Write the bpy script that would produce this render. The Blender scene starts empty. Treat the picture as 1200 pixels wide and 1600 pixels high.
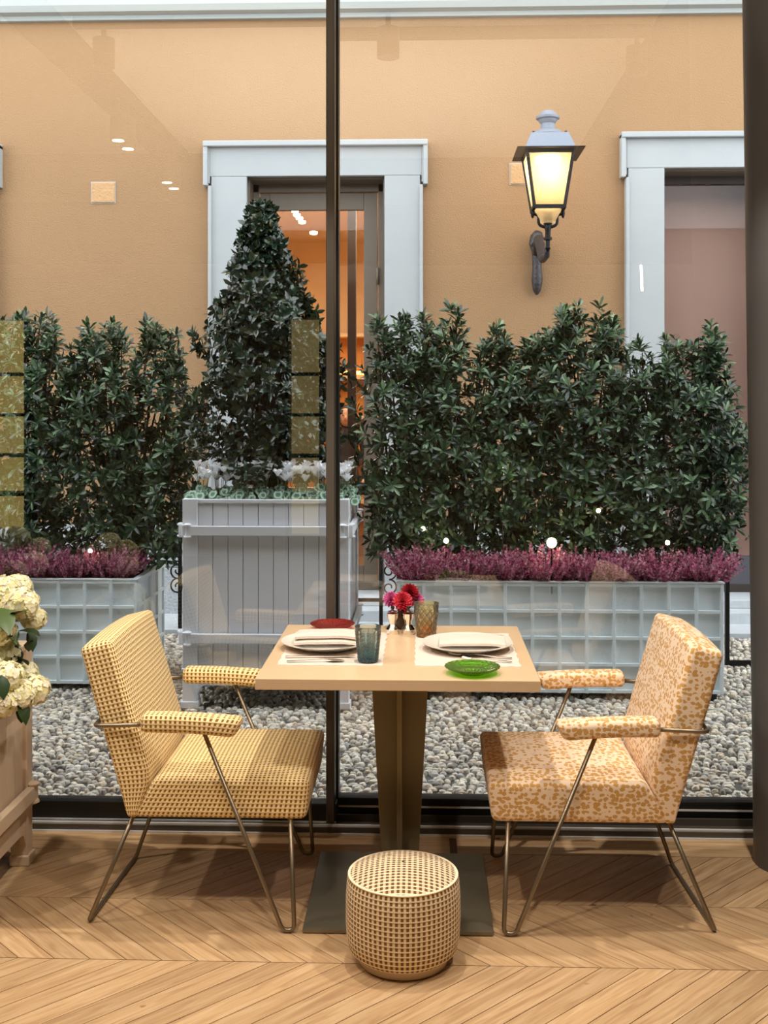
import bpy, math, random
import numpy as np
from mathutils import Vector, Matrix
random.seed(7)
rng = np.random.default_rng(7)
C = bpy.context.scene.collection
PI = math.pi
# ---------------------------------------------------------------- camera
F_PX, EYE, YAW, HOR = 1750.0, 1.53, math.radians(1.95), 630.0
sc = bpy.context.scene
cd = bpy.data.cameras.new('camera'); cam = bpy.data.objects.new('camera', cd); C.objects.link(cam)
cam.location = (0, 0, EYE); cam.rotation_euler = (PI / 2, 0, YAW)
cd.sensor_fit = 'HORIZONTAL'; cd.sensor_width = 36; cd.lens = 36 * F_PX / 1200
cd.shift_y = -(800 - HOR) / 1200; cd.clip_start = 0.05; cd.clip_end = 200
sc.camera = cam
# ---------------------------------------------------------------- sky (overcast)
w = bpy.data.worlds.new('sky'); sc.world = w; w.use_nodes = True
bg = w.node_tree.nodes['Background']; bg.inputs[0].default_value = (0.91, 0.955, 1.0, 1); bg.inputs[1].default_value = 4.4
# ---------------------------------------------------------------- ceiling spots above the table
def spot(loc, to, power, size, blend=0.35, col=(1, 0.91, 0.79), rad=0.035):
    l = bpy.data.lights.new('spot', 'SPOT'); l.energy = power; l.color = col; l.spot_size = math.radians(size)
    l.spot_blend = blend; l.shadow_soft_size = rad
    o = bpy.data.objects.new('spot', l); C.objects.link(o); o.location = loc; l.energy *= 1.05
    o.rotation_euler = (Vector(to) - Vector(loc)).to_track_quat('-Z', 'Y').to_euler()
    return o
SPOTS = [((-0.15, 3.30, 3.05), (-0.50, 3.38, 0.3), 125, 80), ((-1.45, 3.0, 3.05), (-0.75, 3.2, 0.3), 62, 75),
         ((1.00, 3.0, 3.05), (0.45, 3.3, 0.3), 120, 76), ((-0.7, 1.6, 3.05), (-0.4, 2.9, 0.1), 90, 76), ((0.8, 1.5, 3.05), (0.4, 2.9, 0.2), 75, 76),
         ((-2.2, 2.4, 3.05), (-1.5, 3.3, 0.6), 75, 65)]
for s_ in SPOTS: spot(*s_)
def area(loc, rot, sx, sy, power, col):
    l = bpy.data.lights.new('area', 'AREA'); l.shape = 'RECTANGLE'; l.size = sx; l.size_y = sy; l.energy = power; l.color = col
    o = bpy.data.objects.new('area', l); C.objects.link(o); o.location = loc; o.rotation_euler = rot
area((-0.4, 2.0, 2.62), (PI, 0, 0), 2.2, 2.4, 40, (1, .90, .8))     # unseen light added to brighten the ceiling that the glass reflects
area((-0.65, 10.2, 3.2), (0, 0, 0), 2.2, 2.2, 130, (1, .86, .68))       # ceiling light of the shop across the court
sc.view_settings.view_transform = 'Standard'; sc.view_settings.look = 'None'
sc.view_settings.exposure = 0.0; sc.view_settings.gamma = 1.0; sc.view_settings.use_curve_mapping = False
sc.cycles.use_denoising = True; sc.cycles.max_bounces = 8; sc.cycles.transparent_max_bounces = 16
sc.cycles.caustics_reflective = False; sc.cycles.caustics_refractive = False; sc.cycles.sample_clamp_indirect = 6
# ---------------------------------------------------------------- pixel -> world
def P(px, py, Y):
    u = (px - 600) / F_PX; t = Y / (math.cos(YAW) + u * math.sin(YAW))
    return Vector((-t * math.sin(YAW) + t * u * math.cos(YAW), Y, EYE - (py - HOR) / F_PX * t))
def PF(px, py, z=0.0):
    u = (px - 600) / F_PX; t = (EYE - z) * F_PX / (py - HOR)
    return Vector((-t * math.sin(YAW) + t * u * math.cos(YAW), t * math.cos(YAW) + t * u * math.sin(YAW), z))
def X(px, Y): return P(px, HOR, Y).x
def Z(py, Y, px=600): return P(px, py, Y).z
# ---------------------------------------------------------------- materials
def nd(nt, t, **kw):
    n = nt.nodes.new(t)
    for k, v in kw.items(): setattr(n, k, v)
    return n
def s2l(c):
    return tuple(((x / 255) / 12.92 if x / 255 <= .04045 else ((x / 255 + .055) / 1.055) ** 2.4) for x in c)
def mat(name, rgb, rough=.5, metal=0.0, spec=.5, bump=0, bscale=50, var=0, vscale=5, trans=0, sheen=0, coat=0, emit=None, estr=0, srgb=True):
    m = bpy.data.materials.new(name); m.use_nodes = True; nt = m.node_tree; b = nt.nodes['Principled BSDF']
    c = s2l(rgb) if srgb else rgb
    b.inputs['Base Color'].default_value = (*c, 1); b.inputs['Roughness'].default_value = rough
    b.inputs['Metallic'].default_value = metal; b.inputs['Specular IOR Level'].default_value = spec
    if trans: b.inputs['Transmission Weight'].default_value = trans
    if sheen: b.inputs['Sheen Weight'].default_value = sheen
    if coat: b.inputs['Coat Weight'].default_value = coat
    if emit: b.inputs['Emission Color'].default_value = (*emit, 1); b.inputs['Emission Strength'].default_value = estr
    tc = nd(nt, 'ShaderNodeTexCoord')
    if bump:
        n = nd(nt, 'ShaderNodeTexNoise'); n.inputs['Scale'].default_value = bscale; n.inputs['Detail'].default_value = 3
        bp = nd(nt, 'ShaderNodeBump'); bp.inputs['Strength'].default_value = bump; bp.inputs['Distance'].default_value = .01
        nt.links.new(tc.outputs['Object'], n.inputs['Vector']); nt.links.new(n.outputs['Fac'], bp.inputs['Height'])
        nt.links.new(bp.outputs[0], b.inputs['Normal'])
    if var:
        n = nd(nt, 'ShaderNodeTexNoise'); n.inputs['Scale'].default_value = vscale; n.inputs['Detail'].default_value = 5
        mx = nd(nt, 'ShaderNodeMix', data_type='RGBA')
        mx.inputs['A'].default_value = (*[x * (1 - var) for x in c], 1); mx.inputs['B'].default_value = (*[min(1, x * (1 + var)) for x in c], 1)
        nt.links.new(tc.outputs['Object'], n.inputs['Vector']); nt.links.new(n.outputs['Fac'], mx.inputs['Factor'])
        nt.links.new(mx.outputs['Result'], b.inputs['Base Color'])
    return m
def ramp(nt, src, stops, interp='LINEAR'):
    r = nd(nt, 'ShaderNodeValToRGB'); r.color_ramp.interpolation = interp; e = r.color_ramp.elements
    while len(e) < len(stops): e.new(.5)
    for i, (p, c) in enumerate(stops): e[i].position = p; e[i].color = (*c, 1)
    nt.links.new(src, r.inputs[0]); return r
def island_mat(name, cols, rough=.4, spec=.5, coat=0, sub=0, objrand=False):
    m = mat(name, cols[0], rough, spec=spec, coat=coat); nt = m.node_tree; b = nt.nodes['Principled BSDF']
    if objrand: src = nd(nt, 'ShaderNodeObjectInfo').outputs['Random']
    else: src = nd(nt, 'ShaderNodeNewGeometry').outputs['Random Per Island']
    n = len(cols)
    r = ramp(nt, src, [((i + .5) / n, s2l(c)) for i, c in enumerate(cols)])
    nt.links.new(r.outputs[0], b.inputs['Base Color'])
    if sub: b.inputs['Subsurface Weight'].default_value = sub; b.inputs['Subsurface Radius'].default_value = (.01, .01, .005)
    return m
def math_n(nt, op, a, b=None, c=None):
    n = nd(nt, 'ShaderNodeMath', operation=op)
    for i, v in enumerate((a, b, c)):
        if v is None: continue
        if isinstance(v, (int, float)): n.inputs[i].default_value = v
        else: nt.links.new(v, n.inputs[i])
    return n.outputs[0]
def weave(name, line, dark, light, pu, pv, duty=.52, lduty=.3):
    m = mat(name, line, .8, spec=.25, sheen=.15); nt = m.node_tree; b = nt.nodes['Principled BSDF']
    uv = nd(nt, 'ShaderNodeUVMap'); sp = nd(nt, 'ShaderNodeSeparateXYZ'); nt.links.new(uv.outputs[0], sp.inputs[0])
    fu = math_n(nt, 'FRACT', math_n(nt, 'DIVIDE', sp.outputs[0], pu)); fv = math_n(nt, 'FRACT', math_n(nt, 'DIVIDE', sp.outputs[1], pv))
    iu = math_n(nt, 'LESS_THAN', fu, duty); iv = math_n(nt, 'LESS_THAN', fv, lduty)
    m1 = nd(nt, 'ShaderNodeMix', data_type='RGBA'); m1.inputs['A'].default_value = (*s2l(light), 1); m1.inputs['B'].default_value = (*s2l(dark), 1)
    nt.links.new(iu, m1.inputs['Factor'])
    m2 = nd(nt, 'ShaderNodeMix', data_type='RGBA'); m2.inputs['B'].default_value = (*s2l(line), 1)
    nt.links.new(m1.outputs['Result'], m2.inputs['A']); nt.links.new(iv, m2.inputs['Factor']); nt.links.new(m2.outputs['Result'], b.inputs['Base Color'])
    h = math_n(nt, 'ADD', math_n(nt, 'SINE', math_n(nt, 'MULTIPLY', fv, 6.283)), math_n(nt, 'MULTIPLY', math_n(nt, 'SINE', math_n(nt, 'MULTIPLY', fu, 6.283)), -.6))
    bp = nd(nt, 'ShaderNodeBump'); bp.inputs['Strength'].default_value = .5; bp.inputs['Distance'].default_value = .0015
    nt.links.new(h, bp.inputs['Height']); nt.links.new(bp.outputs[0], b.inputs['Normal'])
    return m
def leopard(name):
    m = mat(name, (236, 210, 178), .75, spec=.25, sheen=.15); nt = m.node_tree; b = nt.nodes['Principled BSDF']
    tc = nd(nt, 'ShaderNodeTexCoord'); no = nd(nt, 'ShaderNodeTexNoise'); no.inputs['Scale'].default_value = 38; no.inputs['Detail'].default_value = 1
    nt.links.new(tc.outputs['Object'], no.inputs['Vector'])
    vm = nd(nt, 'ShaderNodeVectorMath', operation='SCALE'); vm.inputs['Scale'].default_value = .012
    sb = nd(nt, 'ShaderNodeVectorMath', operation='SUBTRACT'); sb.inputs[1].default_value = (.5, .5, .5)
    nt.links.new(no.outputs['Color'], sb.inputs[0]); nt.links.new(sb.outputs[0], vm.inputs[0])
    ad = nd(nt, 'ShaderNodeVectorMath', operation='ADD'); nt.links.new(tc.outputs['Object'], ad.inputs[0]); nt.links.new(vm.outputs[0], ad.inputs[1])
    mp = nd(nt, 'ShaderNodeMapping'); mp.inputs['Scale'].default_value = (62, 62, 78); nt.links.new(ad.outputs[0], mp.inputs['Vector'])
    vo = nd(nt, 'ShaderNodeTexVoronoi'); vo.feature = 'F1'; vo.inputs['Scale'].default_value = 1; vo.inputs['Randomness'].default_value = .62
    nt.links.new(mp.outputs[0], vo.inputs['Vector'])
    n2 = nd(nt, 'ShaderNodeTexNoise'); n2.inputs['Scale'].default_value = 120; n2.inputs['Detail'].default_value = 1; nt.links.new(tc.outputs['Object'], n2.inputs['Vector'])
    ds = math_n(nt, 'ADD', vo.outputs['Distance'], math_n(nt, 'MULTIPLY', math_n(nt, 'SUBTRACT', n2.outputs['Fac'], .5), .5))
    r = ramp(nt, ds, [(.425, s2l((204, 157, 90))), (.48, s2l((240, 215, 188)))])
    nt.links.new(r.outputs[0], b.inputs['Base Color'])
    bp = nd(nt, 'ShaderNodeBump'); bp.inputs['Strength'].default_value = .3; bp.inputs['Distance'].default_value = .001
    nt.links.new(r.outputs[0], bp.inputs['Height']); nt.links.new(bp.outputs[0], b.inputs['Normal'])
    return m
def wood(name):
    m = mat(name, (200, 160, 115), .42, spec=.4); nt = m.node_tree; b = nt.nodes['Principled BSDF']
    tc = nd(nt, 'ShaderNodeTexCoord'); oi = nd(nt, 'ShaderNodeObjectInfo')
    off = nd(nt, 'ShaderNodeVectorMath', operation='SCALE'); off.inputs[0].default_value = (37, 11, 5); nt.links.new(oi.outputs['Random'], off.inputs['Scale'])
    ad = nd(nt, 'ShaderNodeVectorMath', operation='ADD'); nt.links.new(tc.outputs['Object'], ad.inputs[0]); nt.links.new(off.outputs[0], ad.inputs[1])
    mp = nd(nt, 'ShaderNodeMapping'); mp.inputs['Scale'].default_value = (3.2, 42, 6); nt.links.new(ad.outputs[0], mp.inputs['Vector'])
    n = nd(nt, 'ShaderNodeTexNoise'); n.inputs['Scale'].default_value = 1.6; n.inputs['Detail'].default_value = 7; n.inputs['Distortion'].default_value = .8
    nt.links.new(mp.outputs[0], n.inputs['Vector'])
    r = ramp(nt, n.outputs['Fac'], [(.28, s2l((180, 142, 104))), (.5, s2l((204, 168, 126))), (.72, s2l((220, 188, 148)))])
    hv = nd(nt, 'ShaderNodeHueSaturation'); nt.links.new(r.outputs[0], hv.inputs['Color'])
    nt.links.new(math_n(nt, 'ADD', math_n(nt, 'MULTIPLY', oi.outputs['Random'], .20), .80), hv.inputs['Value'])
    k = nd(nt, 'ShaderNodeTexNoise'); k.inputs['Scale'].default_value = 14; nt.links.new(ad.outputs[0], k.inputs['Vector'])
    kr = ramp(nt, k.outputs['Fac'], [(.22, (.25, .15, .08)), (.27, (1, 1, 1))])
    mu = nd(nt, 'ShaderNodeMix', data_type='RGBA', blend_type='MULTIPLY'); mu.inputs['Factor'].default_value = 1
    nt.links.new(hv.outputs[0], mu.inputs['A']); nt.links.new(kr.outputs[0], mu.inputs['B']); nt.links.new(mu.outputs['Result'], b.inputs['Base Color'])
    bp = nd(nt, 'ShaderNodeBump'); bp.inputs['Strength'].default_value = .12; bp.inputs['Distance'].default_value = .002
    nt.links.new(n.outputs['Fac'], bp.inputs['Height']); nt.links.new(bp.outputs[0], b.inputs['Normal'])
    return m
def pane_mat(name, tint=(1, 1, 1), ior=1.9, rough=0.0):
    m = bpy.data.materials.new(name); m.use_nodes = True; nt = m.node_tree; nt.nodes.clear()
    o = nd(nt, 'ShaderNodeOutputMaterial'); t = nd(nt, 'ShaderNodeBsdfTransparent'); t.inputs[0].default_value = (*tint, 1)
    g = nd(nt, 'ShaderNodeBsdfGlossy'); g.inputs['Roughness'].default_value = rough; f = nd(nt, 'ShaderNodeFresnel'); f.inputs[0].default_value = ior
    mx = nd(nt, 'ShaderNodeMixShader'); nt.links.new(f.outputs[0], mx.inputs[0]); nt.links.new(t.outputs[0], mx.inputs[1]); nt.links.new(g.outputs[0], mx.inputs[2])
    nt.links.new(mx.outputs[0], o.inputs[0]); return m
def glass_mat(name, stops, zmax, ior=1.45):
    m = mat(name, (255, 255, 255), .03, trans=1); nt = m.node_tree; b = nt.nodes['Principled BSDF']; b.inputs['IOR'].default_value = ior
    tc = nd(nt, 'ShaderNodeTexCoord'); sp = nd(nt, 'ShaderNodeSeparateXYZ'); nt.links.new(tc.outputs['Object'], sp.inputs[0])
    r = ramp(nt, math_n(nt, 'DIVIDE', sp.outputs[2], zmax), stops); nt.links.new(r.outputs[0], b.inputs['Base Color']); return m
M = {}
M['stucco'] = mat('stucco', (160, 127, 95), .95, spec=.1, bump=.55, bscale=95, var=.07, vscale=1.3)
M['surround'] = mat('surround', (168, 171, 173), .85, spec=.2, bump=.12, bscale=18, var=.05, vscale=4)
M['plinth'] = mat('plinth', (176, 180, 184), .95, spec=.1, bump=.9, bscale=60, var=.25, vscale=55)
M['cornice'] = mat('cornice', (172, 176, 174), .85, spec=.2)
M['step'] = mat('step', (186, 190, 194), .8, var=.12, vscale=25, bump=.2)
M['taupe'] = mat('taupe', (112, 98, 84), .45)
M['darkframe'] = mat('darkframe', (84, 77, 69), .4, metal=.3)
M['black'] = mat('black', (18, 17, 16), .4)
M['alu'] = mat('alu', (225, 225, 225), .4, metal=.3)
M['planter_blue'] = mat('planter_blue', (226, 236, 240), .45, var=.03, vscale=3)
M['planter_grey'] = mat('planter_grey', (226, 227, 232), .5, var=.02)
M['planter_warm'] = mat('planter_warm', (214, 192, 166), .5, var=.02)
M['soil'] = mat('soil', (52, 38, 28), 1, bump=1, bscale=60)
M['wood'] = wood('wood')
M['bronze'] = mat('bronze', (140, 126, 106), .36, metal=.8)
M['pedestal'] = mat('pedestal', (126, 114, 88), .38, metal=.55)
M['base_plate'] = mat('base_plate', (132, 124, 104), .36, metal=.6)
M['table'] = mat('table', (216, 186, 150), .28, var=.05, vscale=9, spec=.5)
M['white'] = mat('white', (226, 220, 210), .28, coat=.3)
M['linen'] = mat('linen', (218, 203, 192), .9, bump=.25, bscale=220)
M['silver'] = mat('silver', (240, 236, 228), .12, metal=1)
M['gingham'] = weave('gingham', (254, 233, 170), (136, 90, 40), (244, 214, 162), .0140, .0132, duty=.47, lduty=.36)
M['gingham_stool'] = weave('gingham_stool', (246, 232, 204), (112, 76, 36), (214, 186, 144), .0148, .0130)
M['leopard'] = leopard('leopard')
M['piping'] = mat('piping', (240, 222, 190), .8)
M['iron'] = mat('iron', (22, 21, 21), .45, metal=.5, bump=.3, bscale=40)
M['zinc'] = mat('zinc', (120, 128, 142), .5, metal=.1)
M['castiron'] = mat('castiron', (74, 70, 72), .45, metal=.5, bump=.8, bscale=55)
M['column'] = mat('column', (100, 99, 100), .5, metal=.1)
M['pane'] = pane_mat('pane', (.97, .98, .97), 1.75)
M['pane_shop'] = pane_mat('pane_shop', (.95, .95, .95), 1.32)
M['frost'] = None
M['pebble'] = island_mat('pebble', [(136, 128, 120), (228, 220, 204), (176, 168, 158), (246, 240, 226), (206, 186, 160), (192, 190, 188), (234, 222, 202)], .6)
M['pebble_one'] = island_mat('pebble_one', [(136, 128, 120), (228, 220, 204), (176, 168, 158), (246, 240, 226), (206, 186, 160), (192, 190, 188), (234, 222, 202)], .6, objrand=True)
M['mortar'] = mat('mortar', (92, 90, 86), 1, bump=.5, bscale=80)
M['leaf_p'] = island_mat('leaf_p', [(30, 52, 36), (52, 78, 46), (78, 108, 68), (28, 48, 36), (48, 70, 48), (132, 160, 120)], .30, coat=.35, sub=0)  # random leaf tones; the palest paints in the highlights on the leaves
M['leaf_c'] = island_mat('leaf_c', [(26, 42, 32), (38, 60, 42), (56, 80, 58), (24, 38, 30), (70, 76, 48)], .22, coat=.6)
M['twig'] = mat('twig', (74, 56, 42), .9)
M['heather'] = island_mat('heather', [(164, 66, 112), (200, 110, 150), (224, 164, 184), (132, 46, 90), (206, 172, 172)], .8)
M['heather_g'] = island_mat('heather_g', [(86, 92, 52), (110, 100, 64), (70, 84, 50)], .8)
M['cyc_petal'] = island_mat('cyc_petal', [(252, 252, 255), (246, 246, 252), (255, 255, 255)], .6)
M['hyd_leaf'] = island_mat('hyd_leaf', [(40, 62, 30), (30, 48, 26), (70, 92, 44)], .4, objrand=True)
M['hyd_petal'] = island_mat('hyd_petal', [(252, 248, 196), (252, 250, 224), (255, 252, 242), (246, 240, 170), (254, 246, 232)], .7)
for nm, cols in dict(dahlia_red=[(140, 8, 22), (172, 16, 34)], dahlia_coral=[(200, 36, 62), (222, 74, 90)], dahlia_pink=[(196, 70, 140), (220, 120, 172)]).items():
    M[nm] = island_mat(nm, cols, .6)
M['room_wall'] = mat('room_wall', (205, 188, 165), .9)
M['ceiling'] = mat('ceiling', (236, 226, 210), .9)
M['soffit'] = mat('soffit', (60, 50, 42), .9)
M['shelf_lit'] = mat('shelf_lit', (240, 220, 150), .8, emit=(1, .74, .22), estr=1.5)
M['shelf_dim'] = mat('shelf_dim', (240, 220, 150), .8, emit=(1, .74, .30), estr=.8)
M['strip'] = mat('strip', (255, 250, 235), .5, emit=(1, .9, .72), estr=22)
M['bulb'] = mat('bulb', (255, 250, 235), .5, emit=(1, .80, .45), estr=30)
M['shop_wall'] = mat('shop_wall', (232, 198, 156), .9)
M['shop_floor'] = mat('shop_floor', (120, 96, 74), .5)
M['shop_amber'] = mat('shop_amber', (214, 140, 62), .6)
M['shop_dark'] = mat('shop_dark', (58, 46, 40), .6)
M['mauve'] = mat('mauve', (214, 172, 156), .8)
M['plate_grey'] = mat('plate_grey', (86, 84, 92), .4)
def tinted(name, stops, zmax=1, diff=.12, pat=None):
    m = bpy.data.materials.new(name); m.use_nodes = True; nt = m.node_tree; nt.nodes.clear(); o = nd(nt, 'ShaderNodeOutputMaterial')
    tc = nd(nt, 'ShaderNodeTexCoord'); sp = nd(nt, 'ShaderNodeSeparateXYZ'); nt.links.new(tc.outputs['Object'], sp.inputs[0])
    r = ramp(nt, math_n(nt, 'DIVIDE', sp.outputs[2], zmax), stops); lw = nd(nt, 'ShaderNodeLayerWeight'); lw.inputs[0].default_value = .6
    mu = nd(nt, 'ShaderNodeMix', data_type='RGBA', blend_type='MULTIPLY'); nt.links.new(lw.outputs['Facing'], mu.inputs['Factor']); nt.links.new(r.outputs[0], mu.inputs['A']); gm = nd(nt, 'ShaderNodeGamma'); gm.inputs[1].default_value = 3.0; nt.links.new(r.outputs[0], gm.inputs[0]); nt.links.new(gm.outputs[0], mu.inputs['B'])
    t = nd(nt, 'ShaderNodeBsdfTransparent'); nt.links.new(mu.outputs['Result'], t.inputs[0]); d = nd(nt, 'ShaderNodeBsdfDiffuse'); nt.links.new(r.outputs[0], d.inputs[0])
    if pat:
        an = math_n(nt, 'DIVIDE', math_n(nt, 'ARCTAN2', sp.outputs[1], sp.outputs[0]), 2 * PI); zz_ = sp.outputs[2]
        if pat == 'leaf':
            fr_ = math_n(nt, 'ABSOLUTE', math_n(nt, 'SUBTRACT', math_n(nt, 'FRACT', math_n(nt, 'MULTIPLY', an, 10)), .5))
            ln = math_n(nt, 'LESS_THAN', math_n(nt, 'FRACT', math_n(nt, 'ADD', math_n(nt, 'MULTIPLY', zz_, 150), math_n(nt, 'MULTIPLY', fr_, -5))), .38)
            ln = math_n(nt, 'MAXIMUM', ln, math_n(nt, 'LESS_THAN', fr_, .05))
        else:
            a1 = math_n(nt, 'FRACT', math_n(nt, 'ADD', math_n(nt, 'MULTIPLY', an, 12), math_n(nt, 'MULTIPLY', zz_, 38))); a2 = math_n(nt, 'FRACT', math_n(nt, 'SUBTRACT', math_n(nt, 'MULTIPLY', an, 12), math_n(nt, 'MULTIPLY', zz_, 38)))
            ln = math_n(nt, 'MAXIMUM', math_n(nt, 'LESS_THAN', a1, .16), math_n(nt, 'LESS_THAN', a2, .16))
        cl_ = math_n(nt, 'MULTIPLY', ln, math_n(nt, 'LESS_THAN', zz_, zmax * .86))
        dk = nd(nt, 'ShaderNodeMix', data_type='RGBA'); nt.links.new(cl_, dk.inputs['Factor']); nt.links.new(mu.outputs['Result'], dk.inputs['A'])
        g2 = nd(nt, 'ShaderNodeGamma'); g2.inputs[1].default_value = 2.2; nt.links.new(r.outputs[0], g2.inputs[0]); g3 = nd(nt, 'ShaderNodeMix', data_type='RGBA', blend_type='MULTIPLY'); g3.inputs['Factor'].default_value = 1
        nt.links.new(g2.outputs[0], g3.inputs['A']); g3.inputs['B'].default_value = (.30, .34, .34, 1); nt.links.new(g3.outputs['Result'], dk.inputs['B']); nt.links.new(dk.outputs['Result'], t.inputs[0])
    m1 = nd(nt, 'ShaderNodeMixShader'); m1.inputs[0].default_value = diff; nt.links.new(t.outputs[0], m1.inputs[1]); nt.links.new(d.outputs[0], m1.inputs[2])
    g = nd(nt, 'ShaderNodeBsdfGlossy'); g.inputs['Roughness'].default_value = .04; f = nd(nt, 'ShaderNodeFresnel'); f.inputs[0].default_value = 1.6
    m2 = nd(nt, 'ShaderNodeMixShader'); nt.links.new(f.outputs[0], m2.inputs[0]); nt.links.new(m1.outputs[0], m2.inputs[1]); nt.links.new(g.outputs[0], m2.inputs[2]); nt.links.new(m2.outputs[0], o.inputs[0]); return m
M['blueglass'] = tinted('blueglass', [(0, (.16, .52, .66)), (.25, (.40, .74, .82)), (.6, (.90, .97, .97)), (1, (.95, .99, .98))], .108, .1, 'leaf')
M['amberglass'] = tinted('amberglass', [(0, (.92, .46, .10)), (.35, (.97, .76, .36)), (.8, (.99, .92, .68))], .115, .12, 'diamond')
M['greenglass'] = tinted('greenglass', [(0, (.50, .90, .14)), (1, (.50, .90, .14))], 1, .14); M['redglass'] = tinted('redglass', [(0, (.88, .10, .08)), (1, (.88, .10, .08))], 1, .18)
M['skin'] = mat('skin', (196, 148, 120), .6); M['hair'] = mat('hair', (28, 22, 20), .6); M['cloth_dark'] = mat('cloth_dark', (34, 32, 36), .85)
def translucent(m, f=.45):
    nt = m.node_tree; b = nt.nodes['Principled BSDF']; o = nt.nodes['Material Output']; t = nd(nt, 'ShaderNodeBsdfTranslucent'); mx = nd(nt, 'ShaderNodeMixShader'); mx.inputs[0].default_value = f
    src = b.inputs['Base Color'].links[0].from_socket; nt.links.new(src, t.inputs[0]); nt.links.new(b.outputs[0], mx.inputs[1]); nt.links.new(t.outputs[0], mx.inputs[2]); nt.links.new(mx.outputs[0], o.inputs[0])
for k_ in ('cyc_petal', 'hyd_petal', 'heather', 'dahlia_red', 'dahlia_coral', 'dahlia_pink'): translucent(M[k_], .3)
for k_ in ('leaf_p', 'leaf_c'): translucent(M[k_], .22)
# variegated leaf (ring pattern on its own uv)
m = M['cyc_leaf'] = mat('cyc_leaf', (60, 100, 70), .5); nt = m.node_tree; uvn = nd(nt, 'ShaderNodeUVMap'); sp_ = nd(nt, 'ShaderNodeSeparateXYZ'); nt.links.new(uvn.outputs[0], sp_.inputs[0])
r_ = ramp(nt, sp_.outputs[0], [(0, s2l((44, 76, 54))), (.40, s2l((60, 98, 72))), (.55, s2l((130, 162, 138))), (.78, s2l((172, 192, 172))), (.92, s2l((84, 122, 92)))]); nt.links.new(r_.outputs[0], nt.nodes['Principled BSDF'].inputs['Base Color'])
# ---------------------------------------------------------------- mesh helpers
class MB:
    def __init__(s): s.v = []; s.f = []; s.uv = None
    def add(s, vs, fs):
        n = len(s.v); s.v += [tuple(v) for v in vs]; s.f += [tuple(i + n for i in f) for f in fs]; return s
    def box(s, x0, x1, y0, y1, z0, z1):
        x0, x1 = min(x0, x1), max(x0, x1)
        vs = [(x, y, z) for z in (z0, z1) for y in (y0, y1) for x in (x0, x1)]
        return s.add(vs, [(0, 2, 3, 1), (4, 5, 7, 6), (0, 1, 5, 4), (2, 6, 7, 3), (0, 4, 6, 2), (1, 3, 7, 5)])
    def prism(s, poly, ax, a0, a1):
        def mk(p, a): return {'x': (a, p[0], p[1]), 'y': (p[0], a, p[1]), 'z': (p[0], p[1], a)}[ax]
        n = len(poly); vs = [mk(p, a0) for p in poly] + [mk(p, a1) for p in poly]
        return s.add(vs, [tuple(range(n))[::-1], tuple(range(n, 2 * n))] + [(i, (i + 1) % n, n + (i + 1) % n, n + i) for i in range(n)])
    def tube(s, pts, r, n=8, cap=True, rs=None):
        pts = [Vector(p) for p in pts]; k = len(pts); t0 = (pts[1] - pts[0]).normalized()
        up = Vector((0, 0, 1)) if abs(t0.z) < .9 else Vector((1, 0, 0)); nrm = t0.cross(up).normalized(); vs = []
        for i, p in enumerate(pts):
            t = (pts[min(i + 1, k - 1)] - pts[max(i - 1, 0)]).normalized()
            nrm = (nrm - t * nrm.dot(t)).normalized(); b = t.cross(nrm); rr = rs[i] if rs else r
            for j in range(n):
                a = 2 * PI * j / n; vs.append(p + (nrm * math.cos(a) + b * math.sin(a)) * rr)
        fs = [(i * n + j, i * n + (j + 1) % n, (i + 1) * n + (j + 1) % n, (i + 1) * n + j) for i in range(k - 1) for j in range(n)]
        if cap: fs += [tuple(range(n))[::-1], tuple((k - 1) * n + j for j in range(n))]
        return s.add(vs, fs)
    def lathe(s, prof, c=(0, 0, 0), n=24, fn=None, sq=None):
        vs = []
        for (r, z) in prof:
            for j in range(n):
                a = 2 * PI * j / n + (PI / 4 if sq else 0); rr = fn(r, z, a) if fn else r
                vs.append((c[0] + rr * math.cos(a), c[1] + rr * math.sin(a), c[2] + z))
        k = len(prof)
        fs = [(i * n + j, i * n + (j + 1) % n, (i + 1) * n + (j + 1) % n, (i + 1) * n + j) for i in range(k - 1) for j in range(n)]
        if prof[0][0] > 1e-5: fs.append(tuple(range(n))[::-1])
        if prof[-1][0] > 1e-5: fs.append(tuple((k - 1) * n + j for j in range(n)))
        return s.add(vs, fs)
    def xf(s, mtx): s.v = [tuple(mtx @ Vector(v)) for v in s.v]; return s
    def build(s, name, m, parent=None, smooth=False, bevel=0, loc=None):
        me = bpy.data.meshes.new(name); me.from_pydata(s.v, [], s.f); me.validate(clean_customdata=False)
        if s.uv:
            ul = me.uv_layers.new(name='UVMap')
            flat = [c for f in s.uv for c in f]
            for i, c in enumerate(flat[:len(ul.data)]): ul.data[i].uv = c
        if smooth:
            me.shade_smooth()
            if smooth != True: me.set_sharp_from_angle(angle=math.radians(smooth))
        return link(name, me, m, parent, bevel, loc)
def link(name, me, m, parent=None, bevel=0, loc=None):
    if m and not me.materials: me.materials.append(M[m] if isinstance(m, str) else m)
    o = bpy.data.objects.new(name, me); C.objects.link(o)
    if parent: o.parent = parent
    if loc is not None: o.location = loc
    if bevel:
        b = o.modifiers.new('b', 'BEVEL'); b.width = bevel; b.segments = 2; b.limit_method = 'ANGLE'
    return o
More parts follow.
